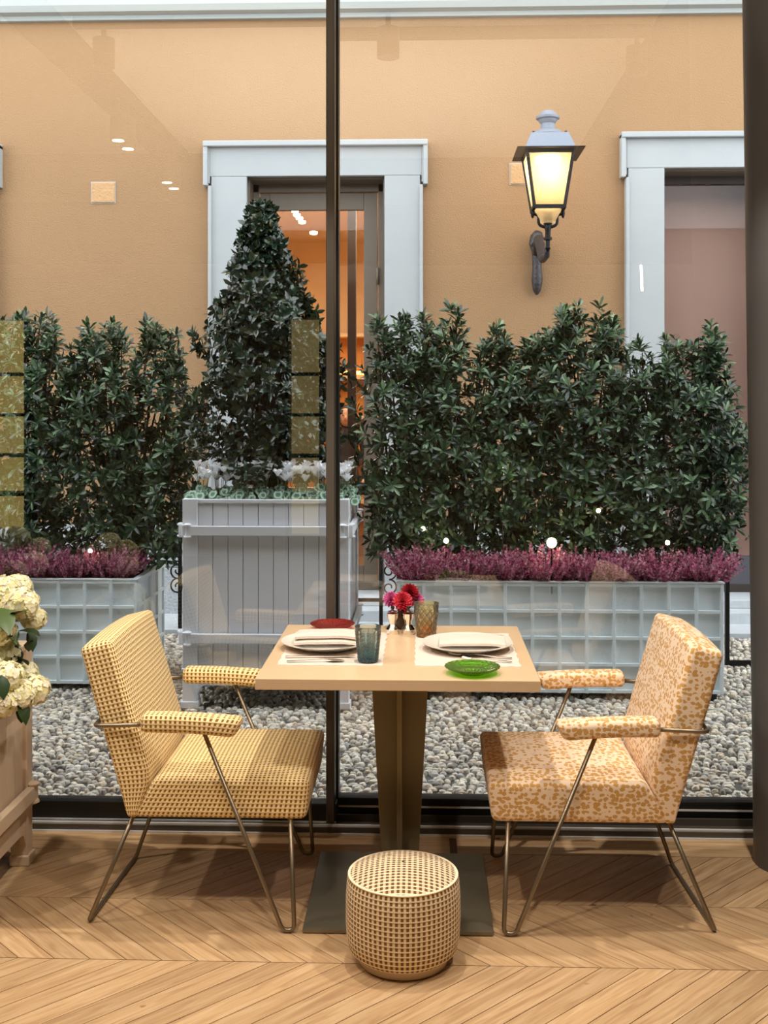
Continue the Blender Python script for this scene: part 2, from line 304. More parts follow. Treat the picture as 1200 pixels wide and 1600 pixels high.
def fillet(pts, r, n=6):
    pts = [Vector(p) for p in pts]; out = [pts[0]]
    for i in range(1, len(pts) - 1):
        a, b, c = pts[i - 1], pts[i], pts[i + 1]; d1 = (a - b); d2 = (c - b)
        rr = min(r, d1.length * .49, d2.length * .49); p1 = b + d1.normalized() * rr; p2 = b + d2.normalized() * rr
        for k in range(n + 1):
            t = k / n; out.append(p1 * (1 - t) ** 2 + b * 2 * t * (1 - t) + p2 * t * t)
    return out + [pts[-1]]
def thing(name, label, cat, loc=(0, 0, 0), group=None, rz=0):
    o = bpy.data.objects.new(name, None); C.objects.link(o); o.location = loc; o.rotation_euler = (0, 0, rz); o.empty_display_size = .05
    o['label'] = label; o['category'] = cat
    if group: o['group'] = group
    return o
def tag(o, label, cat, group=None):
    o['label'] = label; o['category'] = cat
    if group: o['group'] = group
    return o
def struct(o, label=None, cat=None):
    o['kind'] = 'structure'
    if label: o['label'] = label
    if cat: o['category'] = cat
    return o
def rbox(half, r, deform=None, n=8):
    hx, hy, hz = half
    def ts(h):
        c = [r * (1 - math.tan(math.radians(a))) for a in (45, 30, 15, 0)]
        a = [-h + x for x in c]; mid = [(-h + r) + (2 * h - 2 * r) * k / n for k in range(1, n)]
        return a + mid + [-x for x in a[::-1]]
    T = [ts(hx), ts(hy), ts(hz)]; mb = MB(); mb.uv = []; key = {}
    def vert(p):
        q = [max(-(h - r), min(h - r, c)) for c, h in zip(p, half)]; d = Vector([a - b for a, b in zip(p, q)])
        k = tuple(round(c, 6) for c in p)
        if k not in key:
            o = Vector(q) + (d.normalized() * r if d.length > 1e-9 else d); key[k] = len(mb.v)
            mb.v.append(tuple(deform(*o)) if deform else tuple(o))
        return key[k]
    for ax in range(3):
        a, b = [(1, 2), (2, 0), (0, 1)][ax]
        for sgn in (-1, 1):
            for i in range(len(T[a]) - 1):
                for j in range(len(T[b]) - 1):
                    qs = []; us = []
                    for (u, v) in ((i, j), (i + 1, j), (i + 1, j + 1), (i, j + 1)):
                        p = [0, 0, 0]; p[ax] = sgn * half[ax]; p[a] = T[a][u]; p[b] = T[b][v]; qs.append(vert(p))
                        us.append({0: (p[1], p[2]), 1: (p[0], p[2]), 2: (p[0], p[1])}[ax])
                    if sgn < 0: qs = qs[::-1]; us = us[::-1]
                    mb.f.append(tuple(qs)); mb.uv.append(us)
    return mb
def mesh_np(name, V, Q, m, parent=None, uv=None, smooth=True):
    me = bpy.data.meshes.new(name); k = Q.shape[1]
    me.vertices.add(len(V)); me.vertices.foreach_set('co', V.astype(np.float32).ravel())
    me.loops.add(Q.size); me.loops.foreach_set('vertex_index', Q.astype(np.int32).ravel())
    me.polygons.add(len(Q)); me.polygons.foreach_set('loop_start', np.arange(0, Q.size, k, dtype=np.int32))
    me.update(calc_edges=True)
    if uv is not None:
        ul = me.uv_layers.new(name='UVMap'); ul.data.foreach_set('uv', uv[Q.ravel()].astype(np.float32).ravel())
    if smooth: me.shade_smooth()
    return link(name, me, m, parent)
def frames(dirs):
    d = dirs / np.linalg.norm(dirs, axis=1, keepdims=True)
    a = rng.normal(size=d.shape); x = a - (a * d).sum(1, keepdims=True) * d; x /= np.linalg.norm(x, axis=1, keepdims=True)
    return np.stack([x, np.cross(d, x), d], axis=2)          # columns: local x,y,z
def scatter(T, Q, pos, R, sc_):
    n = len(pos); k = len(T); sc_ = np.broadcast_to(np.asarray(sc_, float).reshape(n, -1), (n, 3)) if np.ndim(sc_) else np.full((n, 3), sc_)
    V = np.einsum('nij,nkj->nki', R, T[None] * sc_[:, None, :]) + pos[:, None, :]
    QQ = Q[None] + (np.arange(n) * k)[:, None, None]
    return V.reshape(-1, 3), QQ.reshape(-1, Q.shape[1])
def leaf_t(L, W, prof=((0, .12), (.4, .8), (.75, 1.0), (1, .15)), droop=.18, cup=.25, tilt=0.0):
    vs = []
    for t, wd in prof:
        z = -droop * L * t * t
        for sgn in (-1, 0, 1): vs.append((L * t, sgn * W / 2 * wd, z + abs(sgn) * cup * W / 2 * wd))
    vs = np.array(vs); k = len(prof)
    q = [(i * 3 + j, (i + 1) * 3 + j, (i + 1) * 3 + j + 1, i * 3 + j + 1) for i in range(k - 1) for j in (0, 1)]
    if tilt:
        c, s_ = math.cos(tilt), math.sin(tilt); vs = vs @ np.array([[c, 0, -s_], [0, 1, 0], [s_, 0, c]]).T @ np.eye(3)
        # rotate so that +x tips up towards +z
        vs[:, 2] = np.abs(tilt) * 0 + vs[:, 2]
    return vs, np.array(q)
def rotY(v, a):     # tip +x towards +z by a
    c, s_ = math.cos(a), math.sin(a); return np.stack([v[:, 0] * c - v[:, 2] * s_, v[:, 1], v[:, 0] * s_ + v[:, 2] * c], 1)
def rotZ(v, a):
    c, s_ = math.cos(a), math.sin(a); return np.stack([v[:, 0] * c - v[:, 1] * s_, v[:, 0] * s_ + v[:, 1] * c, v[:, 2]], 1)
def rosette(n, L, W, lo=.15, hi=1.1, r=None, prof=None):
    V = []; Q = []; c = 0
    for i in range(n):
        lv, lq = leaf_t(L * random.uniform(.75, 1.1), W * random.uniform(.85, 1.15), droop=random.uniform(.05, .3), cup=random.uniform(.1, .4), **({'prof': prof} if prof else {}))
        e = lo + (hi - lo) * (i / max(1, n - 1)) + random.uniform(-.12, .12); lv = rotZ(rotY(lv, e), i * 2.4 + random.uniform(-.3, .3))
        lv[:, 2] += (i / n) * .012
        V.append(lv); Q.append(lq + c); c += len(lv)
    return np.concatenate(V), np.concatenate(Q)
# ================================================================ SETTING: inside
WY = 8.0                                                             # face of the building across the court
GY = 4.10
gl = struct(MB().box(-5.5, 4.2, -3.1, 3.96, -.12, -.005).build('floor', mat('joint', (110, 80, 52), .8)))
rows = [3.81 - .378 * k for k in range(7)]
def plank_mesh(sgn):
    h = .378 - .003; wd = .1 - .0034
    c = [(0, 0), (wd, 0), (wd + sgn * h, h), (sgn * h, h)]
    a = -sgn * PI / 4; a = -PI / 4 if sgn > 0 else PI / 4
    rc = [(x * math.cos(a) - y * math.sin(a), x * math.sin(a) + y * math.cos(a)) for x, y in c]
    if sgn < 0: rc = rc
    mb = MB().prism(rc, 'z', -.008, 0); me = bpy.data.meshes.new('plank'); me.from_pydata(mb.v, [], mb.f); me.materials.append(M['wood']); return me, -a
pm = {1: plank_mesh(1), -1: plank_mesh(-1)}
for k in range(5):
    sgn = 1 if k % 2 == 0 else -1; y0 = rows[k + 1]; me, rot = pm[sgn]
    for i in range(-18, 15):
        o = bpy.data.objects.new('plank', me); C.objects.link(o); o.parent = gl
        o.location = (i * .1 + (.0 if sgn > 0 else .378) - (.19), y0 + .0008, 0); o.rotation_euler = (0, 0, rot)
for i, xx in enumerate([-3.2, -1.55, .12, 1.62]):
    MB().box(0, 1.645, 0, .148, -.008, 0).build('border_board', 'wood', gl, loc=(xx, 3.812, 0))
struct(MB().box(-5.5, 4.2, -3.1, 4.2, 3.25, 3.4).build('ceiling', 'ceiling'))
struct(MB().box(-5.45, 4.15, -3.05, .40, 2.92, 3.25).box(1.05, 4.15, .40, 3.9, 3.19, 3.25).build('ceiling_soffit', 'soffit'))
struct(MB().box(-5.5, 4.2, -3.25, -3.1, -.12, 3.4).build('wall_back', 'room_wall'))
struct(MB().box(-5.6, -5.5, -3.25, 4.2, -.12, 3.4).build('wall_left', 'room_wall'))
struct(MB().box(4.2, 4.3, -3.25, 4.2, -.12, 3.4).build('wall_right', 'room_wall'))
struct(MB().box(-5.6, 4.3, 4.2, 4.25, 3.1, 3.42).box(-5.6, -5.2, 4.0, 4.25, 0, 3.1).box(3.9, 4.3, 4.0, 4.25, 0, 3.1).build('wall_front', 'stucco'))
# sliding glazing: two sashes in an aluminium track
win = thing('window_1', 'tall dark framed sliding glass wall between the room and the courtyard', 'window'); del win['category']; struct(win)
xm = X(521, GY)
MB().box(-5.2, 3.9, 3.97, 4.24, -.02, .006).box(-5.2, 3.9, 3.965, 3.975, .0, .024).box(-5.2, 3.9, 4.075, 4.085, .0, .03).box(-5.2, 3.9, 4.17, 4.18, .0, .03).build('threshold', 'darkframe', win)
MB().box(-5.2, 3.9, 3.972, 3.985, .024, .030).box(-5.2, 3.9, 3.955, 3.965, -.004, .006).build('track_rail', 'alu', win)
MB().box(-5.2, xm + .018, 4.0, 4.06, .018, .095).build('bottom_rail', 'black', win, bevel=.003)
MB().box(xm - .02, 3.9, 4.10, 4.16, .020, .083).build('bottom_rail', 'black', win, bevel=.003)
MB().box(-5.2, xm + .018, 3.996, 4.0, .028, .034).box(xm, 3.9, 4.096, 4.10, .05, .056).build('track_rail', 'alu', win)
MB().box(xm - .018, xm + .012, 3.99, 4.07, .018, 3.24).build('stile', 'darkframe', win, bevel=.003)
MB().box(xm - .006, xm + .019, 4.09, 4.17, .02, 3.24).build('stile', 'black', win, bevel=.003)
MB().box(-5.2, xm - .018, 4.028, 4.030, .093, 3.24).build('glass_pane', 'pane', win)
MB().box(xm + .012, 3.9, 4.128, 4.130, .082, 3.24).build('glass_pane', 'pane', win)
# column
colx = PF(1173, 1341).x; prof = []
cb = MB().lathe([(.111, 0), (.111, .004), (.113, .02), (.150, 3.0), (.153, 3.25)], n=48).build('column', 'column', smooth=60, loc=(colx + .113, 3.76, 0)); struct(cb)
cb['label'] = 'round dark grey column beside the right chair in front of the glass'
# things of the room that only the glass shows
for (px, y0, y1) in ((-1.69, .45, 3.7),):
    t = thing('track_light', 'dark ceiling light track with spot heads running towards the glass', 'light', (px, 0, 0))
    MB().box(-.09, .09, y0, y1, 3.17, 3.25).build('rail', 'soffit', t)
    for yy in (.75, .95, 1.9, 2.1):
        MB().lathe([(.04, -.17), (.045, -.16), (.045, 0), (0.01, .01), (.01, .06)], (0.06, yy, 3.11), 12).build('spot_head', 'darkframe', t, smooth=40)
        MB().lathe([(0, -.172), (.032, -.172), (.032, -.17), (0, -.17)], (0.06, yy, 3.11), 12).build('lens', 'strip', t)
t = thing('track_light', 'dark light track hanging over the dining table with spot heads', 'light', (0, 0, 0))
MB().box(-1.55, 1.04, 3.1, 3.14, 3.2, 3.25).build('rail', 'soffit', t)
for (l, to, p, s_) in SPOTS[:3]:
    MB().lathe([(.05, 0.02), (.05, .15), (.012, .16), (.012, .24)], (l[0], l[1], 3.04), 14).build('spot_head', 'darkframe', t, smooth=40)
for i, (a, b, c) in enumerate([((2.72, -1.8, 2.62), (2.78, -1.85, 3.16), 0), ((1.94, -1.7, 2.52), (1.93, -1.7, 2.75), 0)]):
    t = tag(MB().tube([a, ((a[0] + b[0]) / 2, (a[1] + b[1]) / 2 + .01, (a[2] + b[2]) / 2), b], .011, 8).build('linear_pendant', 'strip'), 'thin glowing upright tube light in the room, ' + ('the longer of two on the right', 'the shorter of two on the right')[i], 'light')
for i, (x0, x1, lab) in enumerate(((-5.3, -3.9, 'wide backlit yellow display shelf on the back wall'), (-1.30, -1.0, 'narrow backlit yellow display shelf on the back wall'))):
    t = thing('display_shelf', lab, 'shelf', (x0, -3.09, 0)); w_ = x1 - x0
    MB().box(0, w_, 0.0, .03, .2, 2.36).build('light_panel', ('shelf_lit', 'shelf_dim')[i], t)
    for zz in (.2, .62, 1.0, 1.4, 1.8, 2.36): MB().box(-.02, w_ + .02, 0, .3, zz, zz + .03).build('shelf_board', 'shop_dark', t)
    for xx in (-.03, w_): MB().box(xx, xx + .03, 0, .3, 0, 2.39).build('side_panel', 'shop_dark', t)
    MB().box(-.02, w_ + .02, 0, .3, 0, .2).build('plinth', 'shop_dark', t)
# ================================================================ SETTING: courtyard
grd = struct(MB().box(-9, 9, 4.24, 8.3, -.15, -.012).build('ground', 'mortar'))
def sph(nu=6, nv=4):
    V = [(0, 0, -1)]; 
    for i in range(1, nv):
        for j in range(nu):
            a = -PI / 2 + PI * i / nv; b = 2 * PI * (j + .5 * (i % 2)) / nu; V.append((math.cos(a) * math.cos(b), math.cos(a) * math.sin(b), math.sin(a)))
    V.append((0, 0, 1)); T = []
    for j in range(nu): T.append((0, 1 + (j + 1) % nu, 1 + j)); T.append((len(V) - 1, 1 + (nv - 2) * nu + j, 1 + (nv - 2) * nu + (j + 1) % nu))
    for i in range(nv - 2):
        for j in range(nu):
            a, b = 1 + i * nu + j, 1 + i * nu + (j + 1) % nu; T += [(a, b, b + nu), (a, b + nu, a + nu)]
    return np.array(V), np.array(T)
SV, ST = sph()
pos = []; y = 4.27; k = 0
while y < 7.38:
    hw = .36 * y + .35; xs = np.arange(-hw, hw, .037) + (.0205 if k % 2 else 0)
    for x in xs: pos.append((x + random.gauss(0, .009), y + random.gauss(0, .008), 0))
    y += .0305; k += 1
pos = np.array(pos); pos[:, 2] = -.012 + rng.uniform(0, .007, len(pos)); n = len(pos)
scl = np.stack([rng.uniform(.014, .027, n), rng.uniform(.011, .019, n), rng.uniform(.010, .018, n)], 1)
ang = rng.normal(0, .9, n); R = np.zeros((n, 3, 3)); R[:, 0, 0] = np.cos(ang); R[:, 0, 1] = -np.sin(ang); R[:, 1, 0] = np.sin(ang); R[:, 1, 1] = np.cos(ang); R[:, 2, 2] = 1
tl = rng.normal(0, .18, n); Rx = np.zeros((n, 3, 3)); Rx[:, 0, 0] = 1; Rx[:, 1, 1] = np.cos(tl); Rx[:, 1, 2] = -np.sin(tl); Rx[:, 2, 1] = np.sin(tl); Rx[:, 2, 2] = np.cos(tl); R = R @ Rx
vis = [i for i in range(n) if 4.38 < pos[i, 1] < 4.9 and (-.92 < pos[i, 0] < -.78 or -.42 < pos[i, 0] < -.13 or .0 < pos[i, 0] < .32 or .98 < pos[i, 0] < 1.25 or -1.45 < pos[i, 0] < -1.1)][:290]
vs_ = set(vis); rest = np.array([i for i in range(n) if i not in vs_])
V, Q = scatter(SV, ST, pos[rest], R[rest], scl[rest]); o = mesh_np('pebbles', V, Q, 'pebble', grd); o['kind'] = 'stuff'
pme = bpy.data.meshes.new('pebble'); pme.from_pydata(SV.tolist(), [], ST.tolist()); pme.shade_smooth(); pme.materials.append(M['pebble_one'])
for i in vis:
    o = bpy.data.objects.new('pebble', pme); C.objects.link(o); o.parent = grd; o.matrix_local = Matrix.Translation(pos[i]) @ Matrix(R[i].tolist()).to_4x4() @ Matrix.Diagonal((*scl[i], 1))
struct(MB().box(-9, 9, 7.40, 8.0, -.1, .022).build('trim_1', 'step'))                 # paving strip at the wall foot
# facade across the court with three openings
W2 = (X(387, WY), X(601, WY)); zt = Z(277, WY, 490); ww = W2[1] - W2[0]
W3L = X(1036, WY); W3 = (W3L, W3L + ww); zt3 = Z(264, WY, 1090)
W4R = X(3, WY) - .30; W4 = (W4R - ww, W4R)
ZB = .12; ops = [(W4, zt), (W2, zt), (W3, zt3 + .0)]
mb = MB(); xs = -9
for (a, b), z_ in ops:
    mb.box(xs, a, WY, WY + .3, .66, 8.5); mb.box(a, b, WY, WY + .3, z_, 8.5); xs = b
mb.box(xs, 9, WY, WY + .3, .66, 8.5); wf = struct(mb.build('wall_far', 'stucco'))
mb = MB(); xs = -9
for (a, b), z_ in ops: mb.box(xs, a, WY - .03, WY + .3, 0, .35); mb.box(xs, a, WY - .025, WY + .3, .356, .66); xs = b
mb.box(xs, 9, WY - .03, WY + .3, 0, .35); mb.box(xs, 9, WY - .025, WY + .3, .356, .66); mb.build('stone_plinth', 'plinth', wf, bevel=.004)
zc = Z(26, WY, 300)
MB().prism([(WY, zc - .03), (WY - .04, zc - .03), (WY - .045, zc), (WY - .10, zc + .01), (WY - .12, zc + .05), (WY - .12, zc + .22), (WY - .18, zc + .30), (WY, zc + .30)], 'x', -9, 9).build('trim_2', 'cornice')
struct(bpy.data.objects['trim_2'])
def surround(i, a, b, z_):
    o = thing('window_%d' % i, '', '') ; del o['label'], o['category']; struct(o)
    e = X(332, WY) - X(387, WY); e2 = X(323, WY) - X(387, WY); dl = Z(225, WY) - Z(277, WY); de = Z(292, WY) - Z(277, WY)
    for s_, xx in ((1, a), (-1, b)):
        MB().box(xx, xx + s_ * e, WY - .05, WY + .02, .0, z_).build('jamb', 'surround', o, bevel=.004)
        MB().box(xx + s_ * (e - .02), xx + s_ * (e + .005), WY - .075, WY, .0, z_ + de).build('jamb_moulding', 'surround', o, bevel=.006)
        MB().box(xx, xx + s_ * .012, WY + .015, WY + .32, .1, z_).build('reveal', 'taupe', o)
        MB().box(xx + s_ * (e - .01), xx + s_ * e2, WY - .055, WY, z_ + de + .02, z_ + dl - .03).build('lintel_ear', 'surround', o, bevel=.004)
        MB().box(xx + s_ * (e2 + .02), xx + s_ * (e2 - .012), WY - .085, WY, z_ + de, z_ + dl).build('ear_moulding', 'surround', o, bevel=.006)
    MB().box(a + e - .01, b - e + .01, WY - .052, WY, z_, z_ + dl - .03).build('lintel', 'surround', o, bevel=.004)
    MB().box(a + e2 - .012, b - e2 + .012, WY - .095, WY, z_ + dl - .03, z_ + dl + .01).build('lintel_moulding', 'surround', o, bevel=.006)
    MB().box(a, b, WY + .015, WY + .32, z_ - .012, z_).build('reveal', 'taupe', o)
    MB().box(a - .12, b + .12, 7.72, WY + .3, 0, .10).build('step', 'step', o, bevel=.006)
    MB().box(a - .05, b + .05, WY - .12, WY + .3, .10, .16).build('step', 'step', o, bevel=.006)
    return o
for i, ((a, b), z_) in zip((4, 2, 3), ops):
    o = surround(i, a, b, z_); yy = WY + .2; fm = 'taupe' if i != 3 else 'shop_dark'
    mb = MB().box(a, a + .055, yy, yy + .06, .16, z_).box(b - .055, b, yy, yy + .06, .16, z_).box(a, b, yy, yy + .06, z_ - .07, z_).box(a, b, yy, yy + .06, .16, .22); mb.build('door_frame', fm, o, bevel=.004)
    f2 = MB().box(a + .06, a + .13, yy + .01, yy + .05, .22, z_ - .075).box(b - .16, b - .06, yy + .01, yy + .05, .22, z_ - .075).box(a + .13, b - .16, yy + .01, yy + .05, z_ - .20, z_ - .075).box(a + .13, b - .16, yy + .01, yy + .05, .22, .34)
    if i != 3:
        f2.build('door_leaf', fm, o, bevel=.004)
        for zz in (.6, 1.6, 2.4): MB().tube([(b - .058, yy - .01, zz), (b - .058, yy - .01, zz + .12)], .012, 8).build('hinge', fm, o, smooth=True)
        MB().box(a + .12, b - .15, yy + .03, yy + .032, .34, z_ - .20).build('glass_pane', 'pane_shop', o)
    else:
        MB().box(a + .05, b - .05, yy + .03, yy + .032, .40, z_ - .07).build('glass_pane', 'pane_shop', o)
        MB().box(a + .05, b - .05, yy + .005, yy + .05, .22, .42).build('kick_panel', 'plate_grey', o)
# shop interior behind window_2, plain blind behind window_3 and 4
sh = (W2[0] - .9, W2[1] + .7); y0 = WY + .3; y1 = 13.0
struct(MB().box(sh[0], sh[1], y0, y1, -.1, .0).build('floor_shop', 'shop_floor'))
struct(MB().box(sh[0], sh[1], y0, y1, 3.4, 3.5).build('ceiling_shop', 'shop_wall'))
struct(MB().box(sh[0] - .1, sh[0], y0, y1, 0, 3.5).box(sh[1], sh[1] + .1, y0, y1, 0, 3.5).box(sh[0], sh[1], y1, y1 + .1, 0, 3.5).build('wall_shop', 'shop_wall'))
bl = struct(MB().box(W3[0] - .2, W3[1] + .3, 8.60, 8.64, 0, 3.4).box(W3[0] - .3, W3[0] - .2, y0, 8.64, 0, 3.4).box(W3[1] + .2, W3[1] + .3, y0, 8.64, 0, 3.4).box(W3[0] - .3, W3[1] + .3, y0, 8.64, 3.4, 3.5).build('wall_side_room', 'mauve'))
struct(MB().box(W4[0] - .2, W4[1] + .2, 9.3, 9.34, 0, 3.4).build('wall_side_room_left', 'mauve'))
for i, (px0, px1, Y_, z1, mt, nm, lab) in enumerate([(543, 556, 9.6, 3.4, 'shop_dark', 'shop_pillar', 'dark vertical pillar seen behind the lit shop glass'), (571, 583, 9.2, 3.4, 'shop_amber', 'wooden_post', 'amber wooden post seen at the right of the shop glass')]):
    tag(MB().box(X(px0, Y_), X(px1, Y_), Y_, Y_ + .1, 0, z1).build(nm, mt, bevel=.004), lab, 'pillar')
t = thing('shop_shelf', 'lit amber wall shelf unit at the back of the shop across the courtyard', 'shelf', (X(520, 12.6), 12.6, 0))
MB().box(-.9, 1.1, .3, .34, 0, 2.3).build('back_panel', 'shop_amber', t)
for zz in (.4, .9, 1.35, 1.8, 2.28): MB().box(-.9, 1.1, 0, .3, zz, zz + .04).build('shelf_board', 'shop_wall', t)
for xx in (-.9, -.2, .45, 1.06): MB().box(xx, xx + .04, 0, .3, 0, 2.3).build('upright', 'shop_dark', t)
MB().box(-.85, 1.05, .27, .3, 1.86, 1.90).build('light_strip', mat('amberlit', (255, 200, 90), .5, emit=(1, .6, .15), estr=7), t)
for i, (px, py) in enumerate([(461, 332), (464, 338), (468, 343), (472, 349), (490, 366)]):
    p = P(px, py, 10.4 if i < 4 else 9.7)
    tag(MB().lathe([(0, 0), (.03, 0), (.035, .02), (.0, .03)], p, 10).build('ceiling_lamp', 'bulb'), 'small bright downlight inside the shop, ' + ('uppermost of the short slanting row', 'second from the top of the slanting row', 'third from the top of the slanting row', 'lowest of the short slanting row', 'single lamp below the slanting row')[i], 'light', *(['row of shop downlights'] if i < 4 else []))
# ================================================================ wall plaques
for px, py, lab in ((161.5, 301, 'small square stone plaque on the bare stucco left of the window'), (816, 272, 'small square stone plaque half hidden behind the lantern')):
    p = P(px, py, WY); hw = .085
    t = thing('wall_plaque', lab, 'plaque', (p.x, WY, p.z))
    MB().box(-hw, hw, -.012, 0, -.073, .073).build('slab', mat('plaque', (190, 150, 108), .9, bump=.8, bscale=60), t, bevel=.006)
    MB().box(-hw - .005, hw + .005, -.004, 0, -.078, .078).build('mortar_edge', 'cornice', t)
# ================================================================ lantern
LY = 7.42; lp = P(856, 241, LY); zb = lp.z
t = thing('wall_lantern', 'lit grey street lantern on a cast iron wall bracket', 'lantern', (lp.x, LY, 0))
def sqp(half, z): return [(half, z)]
rt2 = math.sqrt(2); q = lambda r: r * rt2
MB().lathe([(q(.216), zb), (q(.218), zb + .005), (q(.16), zb + .010), (0, zb + .010)], n=4, sq=True).build('brim', 'iron', t)
MB().lathe([(q(.160), zb + .010), (q(.158), zb + .012), (q(.160), zb + .02), (q(.122), zb + .115), (q(.118), zb + .118)], n=4, sq=True).build('roof', 'zinc', t, bevel=.004)
MB().lathe([(.10, .115), (.105, .125), (.085, .15), (.05, .165), (.045, .2), (.06, .215), (.062, .225), (.078, .232), (.08, .245), (.06, .256), (.055, .268), (.035, .285), (0, .292)], (0, 0, zb), 24).build('finial', 'zinc', t, smooth=50)
for sx in (-1, 1):
    for sy in (-1, 1): MB().lathe([(0, .128), (.008, .128), (.008, .114), (0, .114)], (sx * .105, sy * .105, zb), 8).build('bolt', 'iron', t)
zl = zb - .36; ht, hb = .150, .098
for sx in (-1, 1):
    for sy in (-1, 1): MB().tube([(sx * ht, sy * ht, zb), (sx * hb, sy * hb, zl)], .011, 4).build('corner_bar', 'iron', t)
fr = M['frost'] = bpy.data.materials.new('frost'); fr.use_nodes = True; nt = fr.node_tree; nt.nodes.clear()
o_ = nd(nt, 'ShaderNodeOutputMaterial'); a_ = nd(nt, 'ShaderNodeBsdfTranslucent'); a_.inputs[0].default_value = (.95, .85, .68, 1); b_ = nd(nt, 'ShaderNodeBsdfTransparent'); b_.inputs[0].default_value = (1, .90, .74, 1)
mx_ = nd(nt, 'ShaderNodeMixShader'); mx_.inputs[0].default_value = .55; nt.links.new(b_.outputs[0], mx_.inputs[1]); nt.links.new(a_.outputs[0], mx_.inputs[2]); nt.links.new(mx_.outputs[0], o_.inputs[0])
for k in range(4):
    mm = Matrix.Rotation(k * PI / 2, 4, 'Z'); vs = [(-ht + .008, -ht, zb - .01), (ht - .008, -ht, zb - .01), (hb - .008, -hb, zl + .01), (-hb + .008, -hb, zl + .01)]
    vv = [mm @ Vector(v) for v in vs] + [mm @ (Vector(v) + Vector((0, .003, 0))) for v in vs]
    MB().add(vv, [(0, 1, 2, 3), (7, 6, 5, 4), (0, 4, 5, 1), (1, 5, 6, 2), (2, 6, 7, 3), (3, 7, 4, 0)]).build('glass_pane', 'frost', t)
    MB().box(-hb - .008, hb + .008, -hb - .010, -hb + .010, zl - .012, zl + .012).xf(mm).build('bottom_bar', 'iron', t)
    MB().box(-ht, ht, -ht - .008, -ht + .010, zb - .022, zb - .001).xf(mm).build('top_bar', 'iron', t)
MB().lathe([(0, -.06), (.085, -.05), (.085, -.02), (0.03, -.015), (0, -.015)], (0, 0, zb), 20).build('lamp_head', mat('lampglow', (255, 240, 200), .4, emit=(1, .84, .60), estr=12), t)
MB().lathe([(.09, 0), (.085, -.012), (.055, -.07), (.05, -.09), (0, -.09)], (0, 0, zl - .005), 20).build('glass_bowl', 'frost', t, smooth=True)
MB().lathe([(.028, 0), (.028, .075), (0, .075)], (0, 0, zl - .105), 12).build('socket', 'iron', t)
for s_ in (-1, 1):
    MB().tube(fillet([(s_ * .095, 0, zl + .0), (s_ * .098, 0, zl - .035), (s_ * .060, 0, zl - .04), (s_ * .062, 0, zl - .11), (0, 0, zl - .125)], .03), .010, 8).build('yoke', 'iron', t, smooth=True)
    MB().lathe([(0, -.065), (.009, -.055), (.013, -.03), (.01, 0), (0, .01)], (s_ * .1, 0, zl), 8).build('drop_finial', 'iron', t)
MB().lathe([(.02, .02), (.024, 0), (.018, -.02), (.018, -.06), (.028, -.065), (.028, -.08), (.014, -.085), (.014, -.13), (.02, -.135), (.005, -.16), (0, -.16)], (0, 0, zl - .125), 16).build('stem', 'iron', t, smooth=40)
bp_ = P(838, 375, WY); bx = bp_.x - lp.x; zb0 = P(838, 455, WY).z - .03; zt0 = bp_.z
MB().tube([(0, 0, zl - .24), (0, .05, zl - .30), (bx * .5, .25, zl - .30), (bx, .42, zt0 - .02), (bx, .53, zt0 - .12)], .022, 10, rs=[.014, .02, .03, .035, .03]).build('bracket_arm', 'castiron', t, smooth=True)
MB().tube([(bx, .545, zb0), (bx, .54, zb0 + .03), (bx, .53, zb0 + .1), (bx, .53, zb0 + .2), (bx, .53, zb0 + .30), (bx - .005, .525, zb0 + .36), (bx, .52, zb0 + .41), (bx + .01, .53, zb0 + .44)], .04, 12,
          rs=[.008, .028, .040, .032, .036, .052, .048, .03]).build('bracket_casting', 'castiron', t, smooth=True)
for s_ in (-1, 1): MB().lathe([(0, -.015), (.022, -.015), (.022, 0), (.012, .006), (0, .006)], (0, 0, 0), 12).xf(Matrix.Translation((bx + s_ * .03, .485, zt0 - .04)) @ Matrix.Rotation(PI / 2, 4, 'X')).build('rosette_knob', 'castiron', t)
lg = bpy.data.lights.new('lantern_glow', 'POINT'); lg.energy = 4; lg.color = (1, .76, .46); lg.shadow_soft_size = .05
lo = bpy.data.objects.new('lantern_glow', lg); C.objects.link(lo); lo.location = (lp.x, LY, zb - .12)
